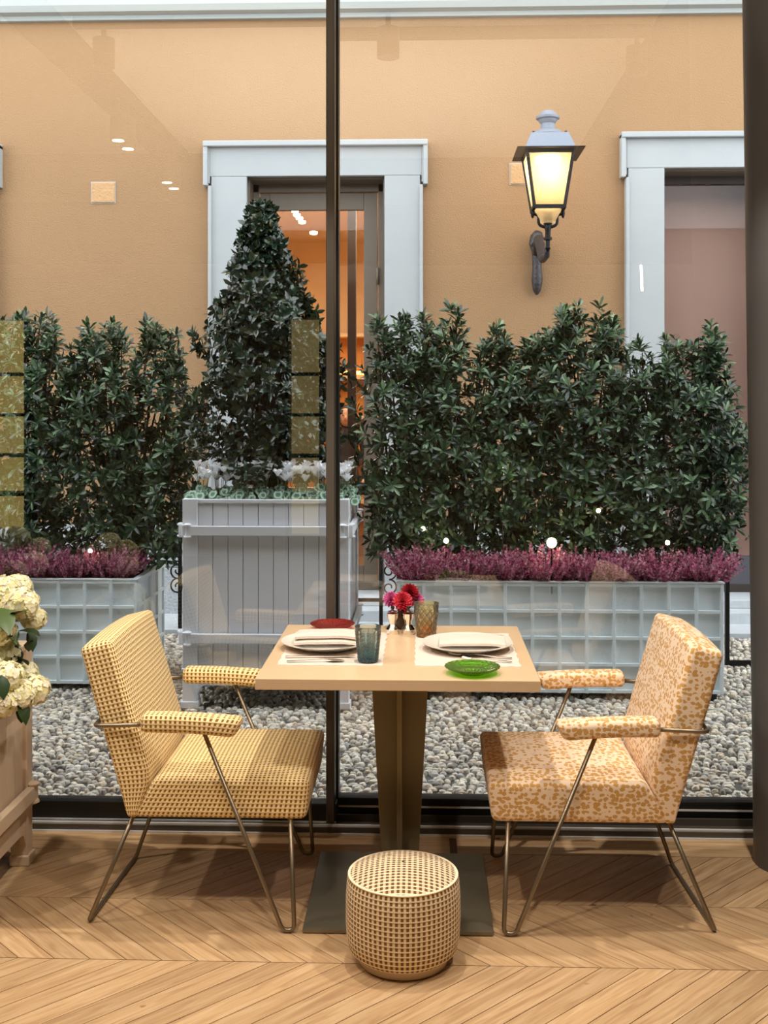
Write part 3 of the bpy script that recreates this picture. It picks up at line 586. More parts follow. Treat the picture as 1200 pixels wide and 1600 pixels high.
# ================================================================ grid planters
def grid_planter(label, X0, X1, Y0, Y1, zt, ncol, nside, group=None):
    t = thing('grid_planter', label, 'planter', ((X0 + X1) / 2, (Y0 + Y1) / 2, 0), group); wx = (X1 - X0) / 2; wy = (Y1 - Y0) / 2; z0 = .03
    MB().box(-wx + .012, wx - .012, -wy + .017, -wy + .03, z0, zt - .01).box(-wx + .012, wx - .012, wy - .03, wy - .012, z0, zt - .01).box(-wx + .012, -wx + .03, -wy + .03, wy - .03, z0, zt - .01).box(wx - .03, wx - .012, -wy + .03, wy - .03, z0, zt - .01).build('body', 'planter_blue', t)
    MB().box(-wx + .03, wx - .03, -wy + .03, wy - .03, .1, zt - .05).build('soil', 'soil', t)
    sw = .0085
    for i in range(ncol + 1):
        x = -wx + 2 * wx * i / ncol; x = min(max(x, -wx + sw), wx - sw)
        MB().box(x - sw, x + sw, -wy - .001, -wy + .018, z0, zt).build('upright_slat', 'planter_blue', t, bevel=.002)
    nr = 4; hs = [zt - .01 - (zt - .05) * k / nr for k in range(nr + 1)]
    for z in hs: MB().box(-wx, wx, -wy, -wy + .018, z - sw, z + sw).build('cross_slat', 'planter_blue', t, bevel=.002)
    for s_ in (-1, 1):
        for i in range(nside + 1):
            y = -wy + 2 * wy * i / nside; y = min(max(y, -wy + sw + .014), wy - sw)
            MB().box(s_ * (wx + .001), s_ * (wx - .013), y - sw, y + sw, z0, zt).build('upright_slat', 'planter_blue', t)
        for z in hs: MB().box(s_ * wx, s_ * (wx - .013), -wy + .014, wy, z - sw, z + sw).build('cross_slat', 'planter_blue', t)
    MB().box(-wx - .004, wx + .004, -wy - .004, -wy + .03, zt, zt + .008).box(-wx - .004, wx + .004, wy - .03, wy + .004, zt, zt + .008).box(-wx - .004, -wx + .03, -wy + .03, wy - .03, zt, zt + .008).box(wx - .03, wx + .004, -wy + .03, wy - .03, zt, zt + .008).build('rim', 'planter_blue', t, bevel=.002)
    for sx in (-1, 1):
        for sy in (-1, 1): MB().box(sx * (wx - .03), sx * (wx - .12), sy * (wy - .06) - .04, sy * (wy - .06) + .04, -.01, z0).build('foot', 'black', t)
    return t
RX0, RX1, RY0, RY1 = X(620, 5.82), X(1131, 5.82), 5.82, 6.45
grid_planter('long pale blue grid panel planter under the green hedge on the right', RX0, RX1, RY0, RY1, .600, 12, 4, 'pale grid planters')
LX1 = X(214, 5.92); LX0 = LX1 - 1.70; LY0, LY1 = 5.92, 6.56
grid_planter('pale blue grid panel planter behind the yellow checked chair', LX0, LX1, LY0, LY1, .585, 12, 4, 'pale grid planters')
# ================================================================ slatted orangery planters
def slat_planter(label, cx, cy, wd, h, npl, r1, r2, m, faces, pw=.075, rot=0):
    t = thing('slatted_planter', label, 'planter', (cx, cy, 0), 'square slatted planters', rot); w_ = wd / 2
    for sx in (-1, 1):
        for sy in (-1, 1):
            a, b = sx * w_, sx * (w_ - pw); c, d = sorted((sy * w_, sy * (w_ - pw)))
            p = MB().box(a, b, c, d, 0, h).build('post', m, t, bevel=.003)
            MB().box(a + sx * .008, b - sx * .004, c - .008 if sy < 0 else c - .004, d + .004 if sy < 0 else d + .008, 0, .035).build('foot_block', m, p, bevel=.004)
            MB().box(a + sx * .005, b - sx * .004, c - .005 if sy < 0 else c - .004, d + .004 if sy < 0 else d + .005, .185, .20).build('post_moulding', m, p, bevel=.004)
    MB().box(-w_ + .03, w_ - .03, -w_ + .03, w_ - .03, .16, h - .04).build('soil', 'soil', t)
    for k in range(4):
        mm = Matrix.Rotation(k * PI / 2, 4, 'Z'); L = w_ - pw; ap = .115
        MB().box(-L, L, -w_ + .004, -w_ + .03, h - .022, h - .002).xf(mm).build('top_rail', m, t, bevel=.003)
        c = .035; arch = [(-L, .02), (-L + .006, .02), (-L + .006, ap - c)] + [(-L + .006 + c * (1 - math.cos(a)), ap - c + c * math.sin(a)) for a in (PI / 6, PI / 3, PI / 2)] + \
            [(L - .006 - c * (1 - math.cos(a)), ap - c + c * math.sin(a)) for a in (PI / 2, PI / 3, PI / 6)] + [(L - .006, ap - c), (L - .006, .02), (L, .02), (L, .2), (-L, .2)]
        arch = [(-L, ap - c - .01), (-L + .006, ap - c)] + arch[3:9] + [(L - .006, ap - c), (L, ap - c - .01), (L, .2), (-L, .2)]
        MB().prism(arch, 'y', -w_ + .004, -w_ + .024).xf(mm).build('apron', m, t)
        if k in faces:
            for i in range(npl):
                x0 = -L + 2 * L * i / npl; x1 = x0 + 2 * L / npl
                MB().box(x0 + .0012, x1 - .0012, -w_ + .012, -w_ + .028, .2, h - .022).xf(mm).build('plank', m, t, bevel=.003)
        else: MB().box(-L, L, -w_ + .012, -w_ + .028, .2, h - .022).xf(mm).build('panel', m, t)
        for z in (r1, r2):
            rl = MB().box(-w_ + .02, w_ - .02, -w_ - .022, -w_ + .004, z - .024, z + .024).xf(mm).build('rail', m, t, bevel=.003)
            for s_ in (-1, 1):
                x = s_ * (w_ - .028)
                MB().lathe([(0, 0), (.019, 0), (.021, .007), (.010, .013), (0, .014)], (x, -w_ - .012, z + .024), 14).lathe([(0, -.014), (.010, -.013), (.021, -.007), (.019, 0), (0, 0)], (x, -w_ - .012, z - .024), 14).xf(mm).build('knob', m, rl, smooth=50)
                MB().box(s_ * (w_ - .018), s_ * (w_ + .020), -w_ + .0, -w_ + .028, z - .030, z + .030).xf(mm).build('hinge_block', m, rl, bevel=.003)
    return t
CX0, CX1 = X(285, 5.58), X(545, 5.58); CW = CX1 - CX0; CCX = (CX0 + CX1) / 2; CCY = 5.58 + CW / 2; CH = Z(780, 5.58, 400)
slat_planter('tall grey square slatted planter with hinged rails in the courtyard', CCX, CCY, CW, CH, 9, Z(999, 5.56, 400), Z(830, 5.56, 400), 'planter_grey', (0, 1))
IW = .62; IX1 = PF(51, 1343).x; IY1 = PF(51, 1343).y
slat_planter('beige square slatted planter holding hydrangeas inside the room', IX1 - IW / 2, IY1 - IW / 2, IW, .735, 7, .235, .60, 'planter_warm', (1,), .055)
# ================================================================ greenery
def tree_tubes(parent, base, tips, r0=.012):
    mb = MB()
    for tp in tips:
        b = Vector(base) + Vector((random.uniform(-.05, .05), random.uniform(-.05, .05), 0)); tp = Vector(tp); mid = b.lerp(tp, .5) + Vector((random.uniform(-.03, .03), random.uniform(-.03, .03), .06))
        mb.tube([b, b.lerp(mid, .5) + Vector((0, 0, .03)), mid, tp], r0, 5, rs=[r0, r0 * .8, r0 * .6, r0 * .25])
    mb.build('stems', 'twig', parent, smooth=True)
def leafy_shrub(label, cx, cy, z0, rx, ry, tops, nros=46, dens=1.0, group='evergreen shrubs in the grid planters', low=.09, L=.064, W=.0185):
    """tops: list of (dx, z) peaks; plumes of leaf rosettes lean towards them"""
    t = thing('evergreen_shrub', label, 'shrub', (cx, cy, z0), group); tips = []; pos = []; dirs = []
    ros = [rosette(random.choice((8, 9, 10)), L, W) for _ in range(5)]
    for dx, zt_ in tops:
        for k in range(3):
            tx = dx + random.gauss(0, .035); ty = random.uniform(-.75, .75) * ry; tz = zt_ - z0 - (0 if k == 0 else abs(random.gauss(0, .12)))
            tips.append((tx, ty, tz - .05)); n_ = int(nros * dens * tz / 1.2)
            for j in range(n_):
                s_ = (j + random.random()) / n_; s_ = low + (1 - low) * s_ ** .86
                wide = .035 + .125 * math.sin(PI * min(1, s_ * 1.02)) ** .6 * (1 if s_ < .85 else .6)
                wide *= 1.0 - .45 * max(0, s_ - .75) * 4; a = random.uniform(0, 2 * PI); rr = wide * (.5 + .5 * math.sqrt(random.random())) * random.uniform(.8, 1.25)
                bx_ = tx * (.55 + .45 * s_); by_ = ty * (.6 + .4 * s_)
                ox, oy = math.cos(a) * rr, math.sin(a) * rr
                pos.append((bx_ + ox, by_ + oy, tz * s_ + random.gauss(0, .01))); up = .5 + 1.5 * s_ ** 3
                dirs.append((math.cos(a) + bx_ * .8 + random.gauss(0, .3), math.sin(a) + by_ + random.gauss(0, .3) - .35, up + random.gauss(0, .25)))
    pos = np.array(pos); dirs = np.array(dirs); keep = np.abs(pos[:, 0]) < rx + .1; pos = pos[keep]; dirs = dirs[keep]
    idx = rng.integers(0, len(ros), len(pos)); Vs = []; Qs = []; off = 0
    for i, (T, Q) in enumerate(ros):
        s_ = idx == i
        if not s_.any(): continue
        v, qd = scatter(T, Q, pos[s_], frames(dirs[s_]), rng.uniform(.75, 1.15, s_.sum())); Vs.append(v); Qs.append(qd + off); off += len(v)
    o = mesh_np('foliage', np.concatenate(Vs), np.concatenate(Qs), 'leaf_p', t); o['kind'] = 'stuff'
    tree_tubes(t, (0, 0, 0), tips, .011); return t
SY = 6.15
def zz(py): return Z(py, SY, 850)
spec = [('narrow leafed evergreen shrub at the hedge end beside the shop window', 640, [(598, 500), (632, 497), (662, 520)], .28),
        ('upright evergreen shrub with a twin peaked top before the pale window jamb', 722, [(684, 494), (716, 486), (752, 512)], .24),
        ('bushy evergreen shrub under the lantern bracket, lower than its neighbours', 806, [(778, 545), (800, 530), (838, 532)], .26),
        ('tallest evergreen shrub of the hedge, just right of the lantern', 910, [(868, 500), (884, 488), (925, 486), (948, 500)], .30),
        ('rounded evergreen shrub before the white jamb of the second window', 1005, [(975, 545), (1003, 538), (1032, 550)], .28),
        ('evergreen shrub at the right end of the hedge next to the column', 1098, [(1058, 530), (1092, 540), (1117, 512), (1146, 600)], .28)]
for lab, pc, tps, rx in spec:
    cx = X(pc, SY); leafy_shrub(lab, cx, SY, .55, rx, .17, [(X(a, SY) - cx, zz(b)) for a, b in tps], nros=56)
SY = 6.22
for lab, pc, tps, rx in [('dark evergreen shrub at the left frame edge behind the heather', 42, [(-30, 500), (22, 495), (60, 498), (92, 515)], .32),
                         ('full evergreen shrub with outward leaf whorls behind the yellow checked chair', 205, [(150, 520), (188, 505), (238, 505), (262, 520), (292, 615), (120, 540)], .36)]:
    cx = X(pc, SY); leafy_shrub(lab, cx, SY, .55, rx, .2, [(X(a, SY) - cx, Z(b, SY, 150)) for a, b in tps], nros=56)
# camellia in the slatted planter
cz = CH - .04; tcx = X(428, CCY)
t = thing('camellia_tree', 'dark glossy conical camellia rising from the grey slatted planter', 'shrub', (tcx, CCY, cz))
pr = [(0, .20), (.06, .28), (.2, .33), (.4, .31), (.6, .25), (.76, .15), (.88, .085), (1, .03)]
Hc = Z(318, CCY, 410) - cz; n_ = 2100; pos = []; dirs = []
for i in range(n_):
    h = random.random() ** .9; R_ = np.interp(h, [p[0] for p in pr], [p[1] for p in pr]); a = random.uniform(0, 2 * PI)
    R_ *= (1.12 if h < .6 else 1.0) + .22 * math.sin(3 * a + h * 19) + .12 * math.sin(5 * a - h * 31)
    rr = R_ * (1 - .55 * random.random() ** 1.6); lean = -.07 * h
    pos.append((lean + rr * math.cos(a), rr * math.sin(a), .10 + h * (Hc - .12))); dirs.append((math.cos(a) + random.gauss(0, .4), math.sin(a) + random.gauss(0, .4), random.gauss(.35, .5)))
pos = np.array(pos); dirs = np.array(dirs)
T, Q = rosette(6, .052, .030, .0, .9, prof=((0, .1), (.3, .85), (.65, .9), (1, .05)))
V, Q = scatter(T, Q, pos, frames(dirs), rng.uniform(.75, 1.15, n_)); o = mesh_np('foliage', V, Q, 'leaf_c', t); o['kind'] = 'stuff'
MB().tube([(0, 0, 0), (.01, 0, Hc * .4), (-.05, 0, Hc * .8), (-.07, 0, Hc * .97)], .02, 8, rs=[.022, .018, .01, .004]).build('trunk', 'twig', t, smooth=True)
tree_tubes(t, (0, 0, .1), [tuple(pos[i]) for i in range(0, 60)], .006)
# heather
def sprig():
    V = []; Q = []; c = 0
    for i in range(24):
        z = .030 + .100 * i / 24; a = i * 2.4; r = .0045 * (1 - .6 * i / 24); s_ = .0040 * (1.1 - .4 * i / 24)
        ctr = np.array([math.cos(a) * r, math.sin(a) * r, z]); u = np.array([-math.sin(a), math.cos(a), 0]) * s_; v = np.array([math.cos(a) * .5, math.sin(a) * .5, 1]) * s_
        V += [ctr - u - v, ctr + u - v, ctr + u + v, ctr - u + v]; Q.append((c, c + 1, c + 2, c + 3)); c += 4
    return np.array(V), np.array(Q)
SPV, SPQ = sprig()
gs = np.array([(-.002, 0, 0), (.002, 0, 0), (.002, 0, .06), (-.002, 0, .06), (0, -.002, 0), (0, .002, 0), (0, .002, .06), (0, -.002, .06)]); gq = np.array([(0, 1, 2, 3), (4, 5, 6, 7)])
def heather(label, x, y, z, rx, ry, h, n=190, group=None):
    t = thing('heather_plant', label, 'flowers', (x, y, z), group)
    a = rng.uniform(0, 2 * PI, n); r = np.sqrt(rng.uniform(0, 1, n)); px_ = np.stack([np.cos(a) * r * rx * .38, np.sin(a) * r * ry * .5, np.zeros(n)], 1)
    d = np.stack([np.cos(a) * r * 1.0 + rng.normal(0, .16, n), np.sin(a) * r * .8 + rng.normal(0, .16, n), np.ones(n)], 1); sc_ = rng.uniform(.8, 1.25, n) * h / .105
    px_ += d * .02
    V, Q = scatter(SPV, SPQ, px_, frames(d), sc_); o = mesh_np('flower_spikes', V, Q, 'heather', t); o['kind'] = 'stuff'
    V, Q = scatter(gs, gq, px_ - d * .02, frames(d), sc_); o = mesh_np('sprigs', V, Q, 'heather_g', t); o['kind'] = 'stuff'
hl = ['at the left end of the long planter behind the dahlias', 'second from the left end of the long planter', 'third from the left end of the long planter', 'in the middle of the long planter, under the brightest bulb',
      'right of the brightest bulb in the long planter', 'third from the right end of the long planter', 'behind the leopard chair, second from the planter end', 'at the right end of the long planter near the column']
for i in range(8):
    heather('pink heather clump ' + hl[i], X(660 + i * 62.5, 5.95) + random.uniform(-.02, .02), 5.93, .545, .15, .10, random.uniform(.135, .160), 190, 'heather in the long planter')
for i, px in enumerate((8, 62, 118, 172)):
    heather('magenta heather clump ' + ['at the left frame edge', 'above the cream hydrangeas', 'between the hydrangeas and the checked chair', 'nearest the corner of the left planter'][i], X(px, 6.06), 6.06, .53, .15, .11, random.uniform(.13, .16), 200, 'heather in the left planter')
# cyclamens
def disc(n=10, R_=.022):
    V = [(0, 0, 0)]; uv = [(0, 0)]
    for ring, (rr, u) in enumerate(((.55, .55), (1, 1))):
        for j in range(n):
            a = 2 * PI * j / n; k = rr * R_ * (1 - .28 * (math.cos(a) > .95)); V.append((k * math.cos(a) * 1.1, k * math.sin(a), .004 * rr * rr * (1 if j % 2 else .2) - .004 * rr)); uv.append((u, 0))
    Q = []
    for j in range(n): Q.append((0, 1 + j, 1 + (j + 1) % n, 1 + (j + 1) % n)); Q.append((1 + j, 1 + n + j, 1 + n + (j + 1) % n, 1 + (j + 1) % n))
    return np.array(V), Q, np.array(uv)
DV, DQ, DU = disc()
def cyclamen(label, x, y, z, nf=7, group='white cyclamens'):
    t = thing('cyclamen_plant', label, 'flowers', (x, y, z), group); mb = MB(); mb.uv = []; n = 44
    for i in range(n):
        a = random.uniform(0, 2 * PI); r = .085 * math.sqrt(random.random()); c = Vector((math.cos(a) * r, math.sin(a) * r, .095 - r * .85 + random.uniform(-.015, .012)))
        d = Vector((math.cos(a) * r * 9 + random.gauss(0, .5), math.sin(a) * r * 9 - .8 + random.gauss(0, .4), 1)).normalized(); q_ = d.to_track_quat('Z', 'X').to_matrix(); s_ = random.uniform(.85, 1.35); b = len(mb.v)
        mb.v += [tuple(c + q_ @ (Vector(v) * s_)) for v in DV]
        for f in DQ:
            ff = f[:3] if f[2] == f[3] else f; mb.f.append(tuple(b + k for k in ff)); mb.uv.append([tuple(DU[k]) for k in ff])
    o = mb.build('leaves', 'cyc_leaf', t, smooth=True); o['kind'] = 'stuff'
    for i in range(nf):
        a = random.uniform(0, 2 * PI); r = .06 * math.sqrt(random.random()); c = Vector((math.cos(a) * r, math.sin(a) * r - .01, random.uniform(.105, .185)))
        fm = MB()
        for k in range(5):
            lv, lq = leaf_t(.044, .030, ((0, .4), (.35, .9), (.75, 1), (1, .4)), .1, .3); lv = rotZ(rotY(lv, random.uniform(.7, 1.25)), k * 1.257 + i); fm.add(lv + np.array(c), lq.tolist())
        fl = fm.build('flower', 'cyc_petal', t, smooth=True)
        MB().tube([(c.x * .5, c.y * .5, .02), tuple(c)], .0015, 4).build('stalk', 'heather_g', fl)
cl = ['at the left corner of the grey planter', 'second from the left corner', 'third from the left corner', 'below the middle of the camellia', 'right of the camellia trunk', 'left of the window stile', 'behind the window stile', 'at the right corner of the grey planter']
for i in range(8):
    cyclamen('white cyclamen with marbled leaves ' + cl[i], X(312 + i * 31.5, 5.7), 5.70, CH - .03, 11 if i != 0 else 8)
for i in range(2): cyclamen('white cyclamen behind the front row on the right side, ' + ('nearer the trunk', 'nearer the shop')[i], X(535 + i * 8, 5.9 + .25 * i), 5.9 + .25 * i, CH - .03, 5)
# glowing bulbs on stakes, set among the shrubs for the warm glows there
for i, (px, py, r, Y_) in enumerate([(697, 845, .013, 5.86), (862, 848, .026, 5.84), (1043, 848, .012, 5.86), (785, 731, .016, 5.99), (661, 826, .012, 5.98), (935, 798, .011, 5.93), (141, 861, .011, 5.98)]):
    p = P(px, py, Y_); lab = ['round bulb low in the hedge left of the brightest one', 'largest brightest round bulb low in the hedge', 'round bulb low in the hedge nearest the column', 'warm bulb highest among the hedge leaves', 'bulb among yellow lit leaves at the hedge end by the shop window',
                            'small bulb behind leaves above and right of the brightest bulb', 'bulb above the heather of the left planter'][i]
    t = thing('stake_bulb', lab, 'lamp', (p.x, Y_, .54), 'stake bulbs')
    MB().lathe([(0, -r)] + [(r * math.cos(a), r * math.sin(a)) for a in np.linspace(-1.3, 1.3, 7)] + [(0, r)], (0, 0, p.z - .54), 12).build('bulb', 'bulb', t, smooth=True)
    MB().tube([(0, 0, 0), (0, 0, p.z - .54 - r)], .004, 6).build('stake', 'iron', t)
# iron guard of the shop window
t = thing('iron_railing', 'black wrought iron railing with scrolled ends before the shop window', 'railing', (0, 7.45, 0)); 
def spiral(cx, cz, r, s_, st=0, n=26, turns=1.35):
    return [(cx + s_ * r * (1 - .78 * k / n) * math.cos(st + turns * 2 * PI * k / n), 0, cz + r * (1 - .78 * k / n) * math.sin(st + turns * 2 * PI * k / n)) for k in range(n)]
for s_, px in ((1, 600), (-1, 286)):
    x = X(px, 7.45); MB().box(x - .012 - .02, x + .012 - .02, -.01, .01, 0.022, Z(755, 7.45)).build('post', 'iron', t)
    for k, py in enumerate((868, 884, 902, 912)): MB().tube(spiral(x + s_ * .035, Z((852, 872, 893, 918)[k], 7.45), (.035, .04, .055, .055)[k], s_, st=(PI / 2 if k % 2 else -PI / 2), turns=(1.35 if k % 2 == 0 else -1.35)), .006, 6).build('scroll', 'iron', t, smooth=True)
MB().box(X(286, 7.45), X(600, 7.45), -.012, .012, Z(940, 7.45), Z(935, 7.45)).build('lower_bar', 'iron', t)
t = thing('iron_railing', 'thin black metal post and ground bar beside the right planter end', 'railing', (X(1136, 6.6), 6.6, 0))
MB().box(-.012, .012, -.012, .012, -.01, 1.0).build('post', 'iron', t); MB().box(0, 1.6, -.01, .01, .0, .03).build('ground_bar', 'iron', t)
# ================================================================ dining table
TX, TY = -.070, 3.545
t = thing('dining_table', 'square beige topped table on a tapered metal pedestal', 'table', (TX, TY, 0))
MB().box(-.403, .403, -.387, .387, .718, .75).build('tabletop', 'table', t, bevel=.002)
wt, wb_ = .093, .054
MB().prism([(-wb_, .013), (wb_, .013), (wt, .718), (-wt, .718)], 'y', -.006, .006).build('pedestal_blade', 'pedestal', t, bevel=.001)
MB().prism([(-wb_, .013), (-.006, .013), (-.006, .718), (-wt, .718)], 'x', -.008, .008).build('pedestal_blade', 'pedestal', t, bevel=.001)
MB().prism([(.006, .013), (wb_, .013), (wt, .718), (.006, .718)], 'x', -.008, .008).build('pedestal_blade', 'pedestal', t, bevel=.001)
MB().box(-.275, .275, -.325, .235, .002, .014).build('base_plate', 'base_plate', t, bevel=.002)
MB().box(-.27, .27, -.32, .23, 0, .002).build('foot_pad', 'black', t)
# ================================================================ chairs
def chair(label, x, y, sgn, mt, pu=0):
    """faces +x when sgn = 1"""
    t = thing('armchair', label, 'chair', (x, y, 0), 'armchairs at the table'); H_ = .257
    def S(p): return (p[0] * sgn, p[1], p[2])
    def mk(mb, nm, m, **k):
        mb.v = [S(v) for v in mb.v]
        if sgn < 0:
            mb.f = [f[::-1] for f in mb.f]
            if mb.uv: mb.uv = [u[::-1] for u in mb.uv]
        return mb.build(nm, m, t, **k)
    def dseat(a, b, c):
        s_ = (.25 - a) / .5; k = c / .06; cx_ = .010 - s_ * (.492 - .034 * k) - (1 - s_) * .012 * (1 - k) / 2
        z_ = .376 + c + (.014 * (1 - (2 * s_ - 1) ** 2) * (1 - (b / H_) ** 2) if c > 0 else 0); return (cx_, b * (1 - .02 * (1 - k) / 2), z_)
    mk(rbox((.25, H_, .06), .02, dseat), 'seat', mt, smooth=True)
    def dback(a, b, c):            # a: thickness, c: height
        v = (c + .26) / .52; z_ = .318 + v * .507 + (.012 * (a / .05) if v > .7 else .012 * (a / .05) * v / .7)
        xr = -.527 - .143 * v; vj = .225
        xf = (-.500 + .041 * v / vj) if v < vj else (-.459 - .116 * (v - vj) / (1 - vj)); k = (a + .05) / .1
        xf += .012 * math.sin(PI * v) * (1 - (b / H_) ** 2) - .0
        return (xr + (xf - xr) * k, b, z_ + (.010 * (1 - (b / H_) ** 2) * max(0, v - .8) * 5))
    mk(rbox((.05, H_, .26), .018, dback, n=12), 'backrest', mt, smooth=True)
    for s_ in (-1, 1):
        def darm(a, b, c): return (-.333 + a + (c * .5 if a > .08 else 0), s_ * .283 + b, .606 + c - .006 * (a / .14) - (.004 * (a / .14) ** 2) + .0)
        mk(rbox((.143, .034, .026), .018, darm, n=6), 'armrest', mt, smooth=True)
        y_ = s_ * .276
        mk(MB().tube(fillet([(-.30, y_, .585), (-.068, y_ + s_ * .002, .0085), (-.034, y_, .0085), (-.05, s_ * .235, .318)], .018, 8), .0066, 8), 'front_leg', 'bronze', smooth=True)
    mk(MB().tube(fillet([(-.46, -.283, .60), (-.618, -.275, .592), (-.618, .275, .592), (-.46, .283, .60)], .022, 6), .0066, 8), 'arm_rail', 'bronze', smooth=True)
    mk(MB().tube(fillet([(-.512, -.225, .322), (-.645, -.235, .0075), (-.625, .232, .0075), (-.512, .222, .322)], .012, 5), .0066, 8), 'rear_leg', 'bronze', smooth=True)
    return t
chair('armchair in yellow and brown checked weave on the left of the table', -.335, 3.50, 1, 'gingham')
chair('armchair in gold leopard spotted fabric on the right of the table', .200, 3.50, -1, 'leopard')
# stool
sx_, sy_ = PF(631, 1462).x, 3.085
t = thing('round_stool', 'small drum stool in brown and cream checked weave before the table', 'stool', (sx_, sy_, 0))
def stool_body():
    pf = [(.122, .024), (.136, .027), (.149, .040), (.156, .075), (.158, .12), (.1575, .18), (.154, .225), (.150, .236)]; n = 64; mb = MB(); mb.uv = []
    top = [(.150, .236), (.13, .246), (.10, .256), (.06, .264), (.03, .267), (.004, .268)]
    for prf, planar in ((pf, False), (top, True)):
        b = len(mb.v)
        for r, z in prf:
            for j in range(n): mb.v.append((r * math.cos(2 * PI * j / n), r * math.sin(2 * PI * j / n), z))
        for i in range(len(prf) - 1):
            for j in range(n):
                ids = [(i, j), (i, j + 1), (i + 1, j + 1), (i + 1, j)]; mb.f.append(tuple(b + a * n + c % n for a, c in ids))
                mb.uv.append([((prf[a][0] * math.cos(2 * PI * c / n), prf[a][0] * math.sin(2 * PI * c / n)) if planar else (.152 * 2 * PI * c / n * (67 * .0148 / (.152 * 2 * PI)), prf[a][1])) for a, c in ids])
    return mb
stool_body().build('upholstery', 'gingham_stool', t, smooth=55)
MB().lathe([(.1495, .2345), (.1518, .2350), (.1524, .2370), (.1512, .2390), (.1485, .2385)], n=64).build('piping', 'piping', t, smooth=True)
MB().lathe([(0, 0), (.118, 0), (.123, .003), (.126, .028), (0, .028)], n=48).build('base', 'planter_warm', t, smooth=40)
# ================================================================ table setting
TZ = .75
def on(px, py, z=TZ): return PF(px, py, z)
def mat_(lab, x0, x1, y0, y1, side):
    n = 40; V = []; F = []
    ys = [y0 + (y1 - y0) * k / n for k in range(n + 1)]; xs = [x0 + (x1 - x0) * k / n for k in range(n + 1)]; poly = []
    for k in range(n): poly.append((xs[k], y0 + .0025 * math.sin(k * .9)))
    for k in range(n): poly.append((x1 + .002 * math.sin(k), ys[k]))
    for k in range(n): poly.append((xs[n - k], y1 + .0025 * math.sin(k * .7)))
    for k in range(n): poly.append((x0 + .002 * math.sin(k), ys[n - k]))
    return tag(MB().prism(poly, 'z', TZ, TZ + .0018).build('placemat', 'linen'), lab, 'placemat', 'linen placemats')
mat_('pale linen placemat under the place setting by the checked chair', -.432, -.118, 3.32, 3.80, 1); mat_('pale linen placemat under the place setting by the leopard chair', -.022, .292, 3.32, 3.80, -1)
ZM = TZ + .0018
pp = [(0, 0), (.085, 0), (.09, .004), (.142, .022), (.143, .0245), (.139, .0245), (.088, .009), (0, .008)]
for lab, x, y in (('white dinner plate with a folded napkin beside the checked chair', X(509, 3.56), 3.565), ('white dinner plate with a folded napkin beside the leopard chair', X(730, 3.55), 3.555)):
    tag(MB().lathe(pp, n=56).build('dinner_plate', 'white', smooth=35, loc=(x, y, ZM)), lab, 'plate', 'white dinner plates')
def napkin(lab, x, y, hx, hy, layers, rot):
    n = 14; t_ = MB()
    for L_ in range(layers):
        z0 = .0255 + .010 * L_
        def zf(u, v): return z0 + .004 * math.cos(u * 2.1 + L_) * (1 - abs(v)) - (.010 * max(0, abs(u) - .6)) + (0.006 if layers > 1 and L_ and v < -.4 else 0) - .004 * (v < -.8)
        V = []
        for i in range(n + 1):
            for j in range(n + 1):
                u, v = -1 + 2 * i / n, -1 + 2 * j / n; V.append((u * (hx - .004 * L_) , v * hy + .004 * math.sin(u * 3) + .012 * L_, zf(u, v)))
        k = len(V); V += [(a, b, c + .0075) for a, b, c in V]; F = []
        for i in range(n):
            for j in range(n):
                a = i * (n + 1) + j; F.append((a, a + 1, a + n + 2, a + n + 1)); F.append((k + a, k + a + n + 1, k + a + n + 2, k + a + 1))
        for i in range(n):
            a = i * (n + 1); F.append((a, a + n + 1, k + a + n + 1, k + a)); a += n; F.append((a, k + a, k + a + n + 1, a + n + 1)); F.append((i, k + i, k + i + 1, i + 1)); a = n * (n + 1) + i; F.append((a, a + 1, k + a + 1, k + a))
        t_.add(V, F)
    t_.xf(Matrix.Rotation(rot, 4, 'Z')); return tag(t_.build('napkin', 'linen', smooth=50, loc=(x, y, ZM)), lab, 'napkin', 'folded linen napkins')
napkin('cream napkin folded in two layers on the plate near the checked chair', X(510, 3.56) + .0, 3.57, .100, .062, 2, .01); napkin('cream napkin folded flat on the plate near the leopard chair', X(738, 3.55), 3.56, .103, .062, 1, -.04)
def cutlery(nm, lab, x0, y0, x1, y1, kind):
    a = Vector((x0, y0, 0)); d = Vector((x1, y1, 0)) - a; L = d.length; pts = {'knife': [(0, .005), (.10, .0045), (.12, .007), (.2, .009), (.222, .002)], 'fork': [(0, .005), (.12, .003), (.14, .009), (.16, .0115), (.165, .0115)], 'spoon': [(0, .005), (.13, .003), (.145, .008), (.165, .0165), (.19, .014), (.205, .003)]}[kind]
    s_ = L / pts[-1][0] if kind != 'fork' else L / .205; mb = MB(); V = []
    for i, (u, w_) in enumerate(pts):
        z_ = .004 + (.006 * math.sin(min(1, u / .2) * 3) if kind != 'knife' else .002); V += [(u * s_, -w_ * s_, z_), (u * s_, w_ * s_, z_), (u * s_, w_ * s_ * .8, z_ - .0025), (u * s_, -w_ * s_ * .8, z_ - .0025)]
    F = [(3, 2, 1, 0)]
    for i in range(len(pts) - 1): F += [(4 * i + j, 4 * i + (j + 1) % 4, 4 * i + 4 + (j + 1) % 4, 4 * i + 4 + j) for j in range(4)]
    F.append(tuple(4 * len(pts) - 4 + j for j in range(4))); mb.add(V, F)
    if kind == 'fork':
        for k in range(4): y_ = (-.0095 + .0063 * k) * s_; mb.tube([(.163 * s_, y_, .006), (.18 * s_, y_, .005), (.205 * s_, y_, .009)], .0016, 4)
    mb.xf(Matrix.Rotation(math.atan2(d.y, d.x), 4, 'Z'))
    return tag(mb.build(nm, 'silver', smooth=40, loc=(x0, y0, ZM + .0002)), lab, 'cutlery')
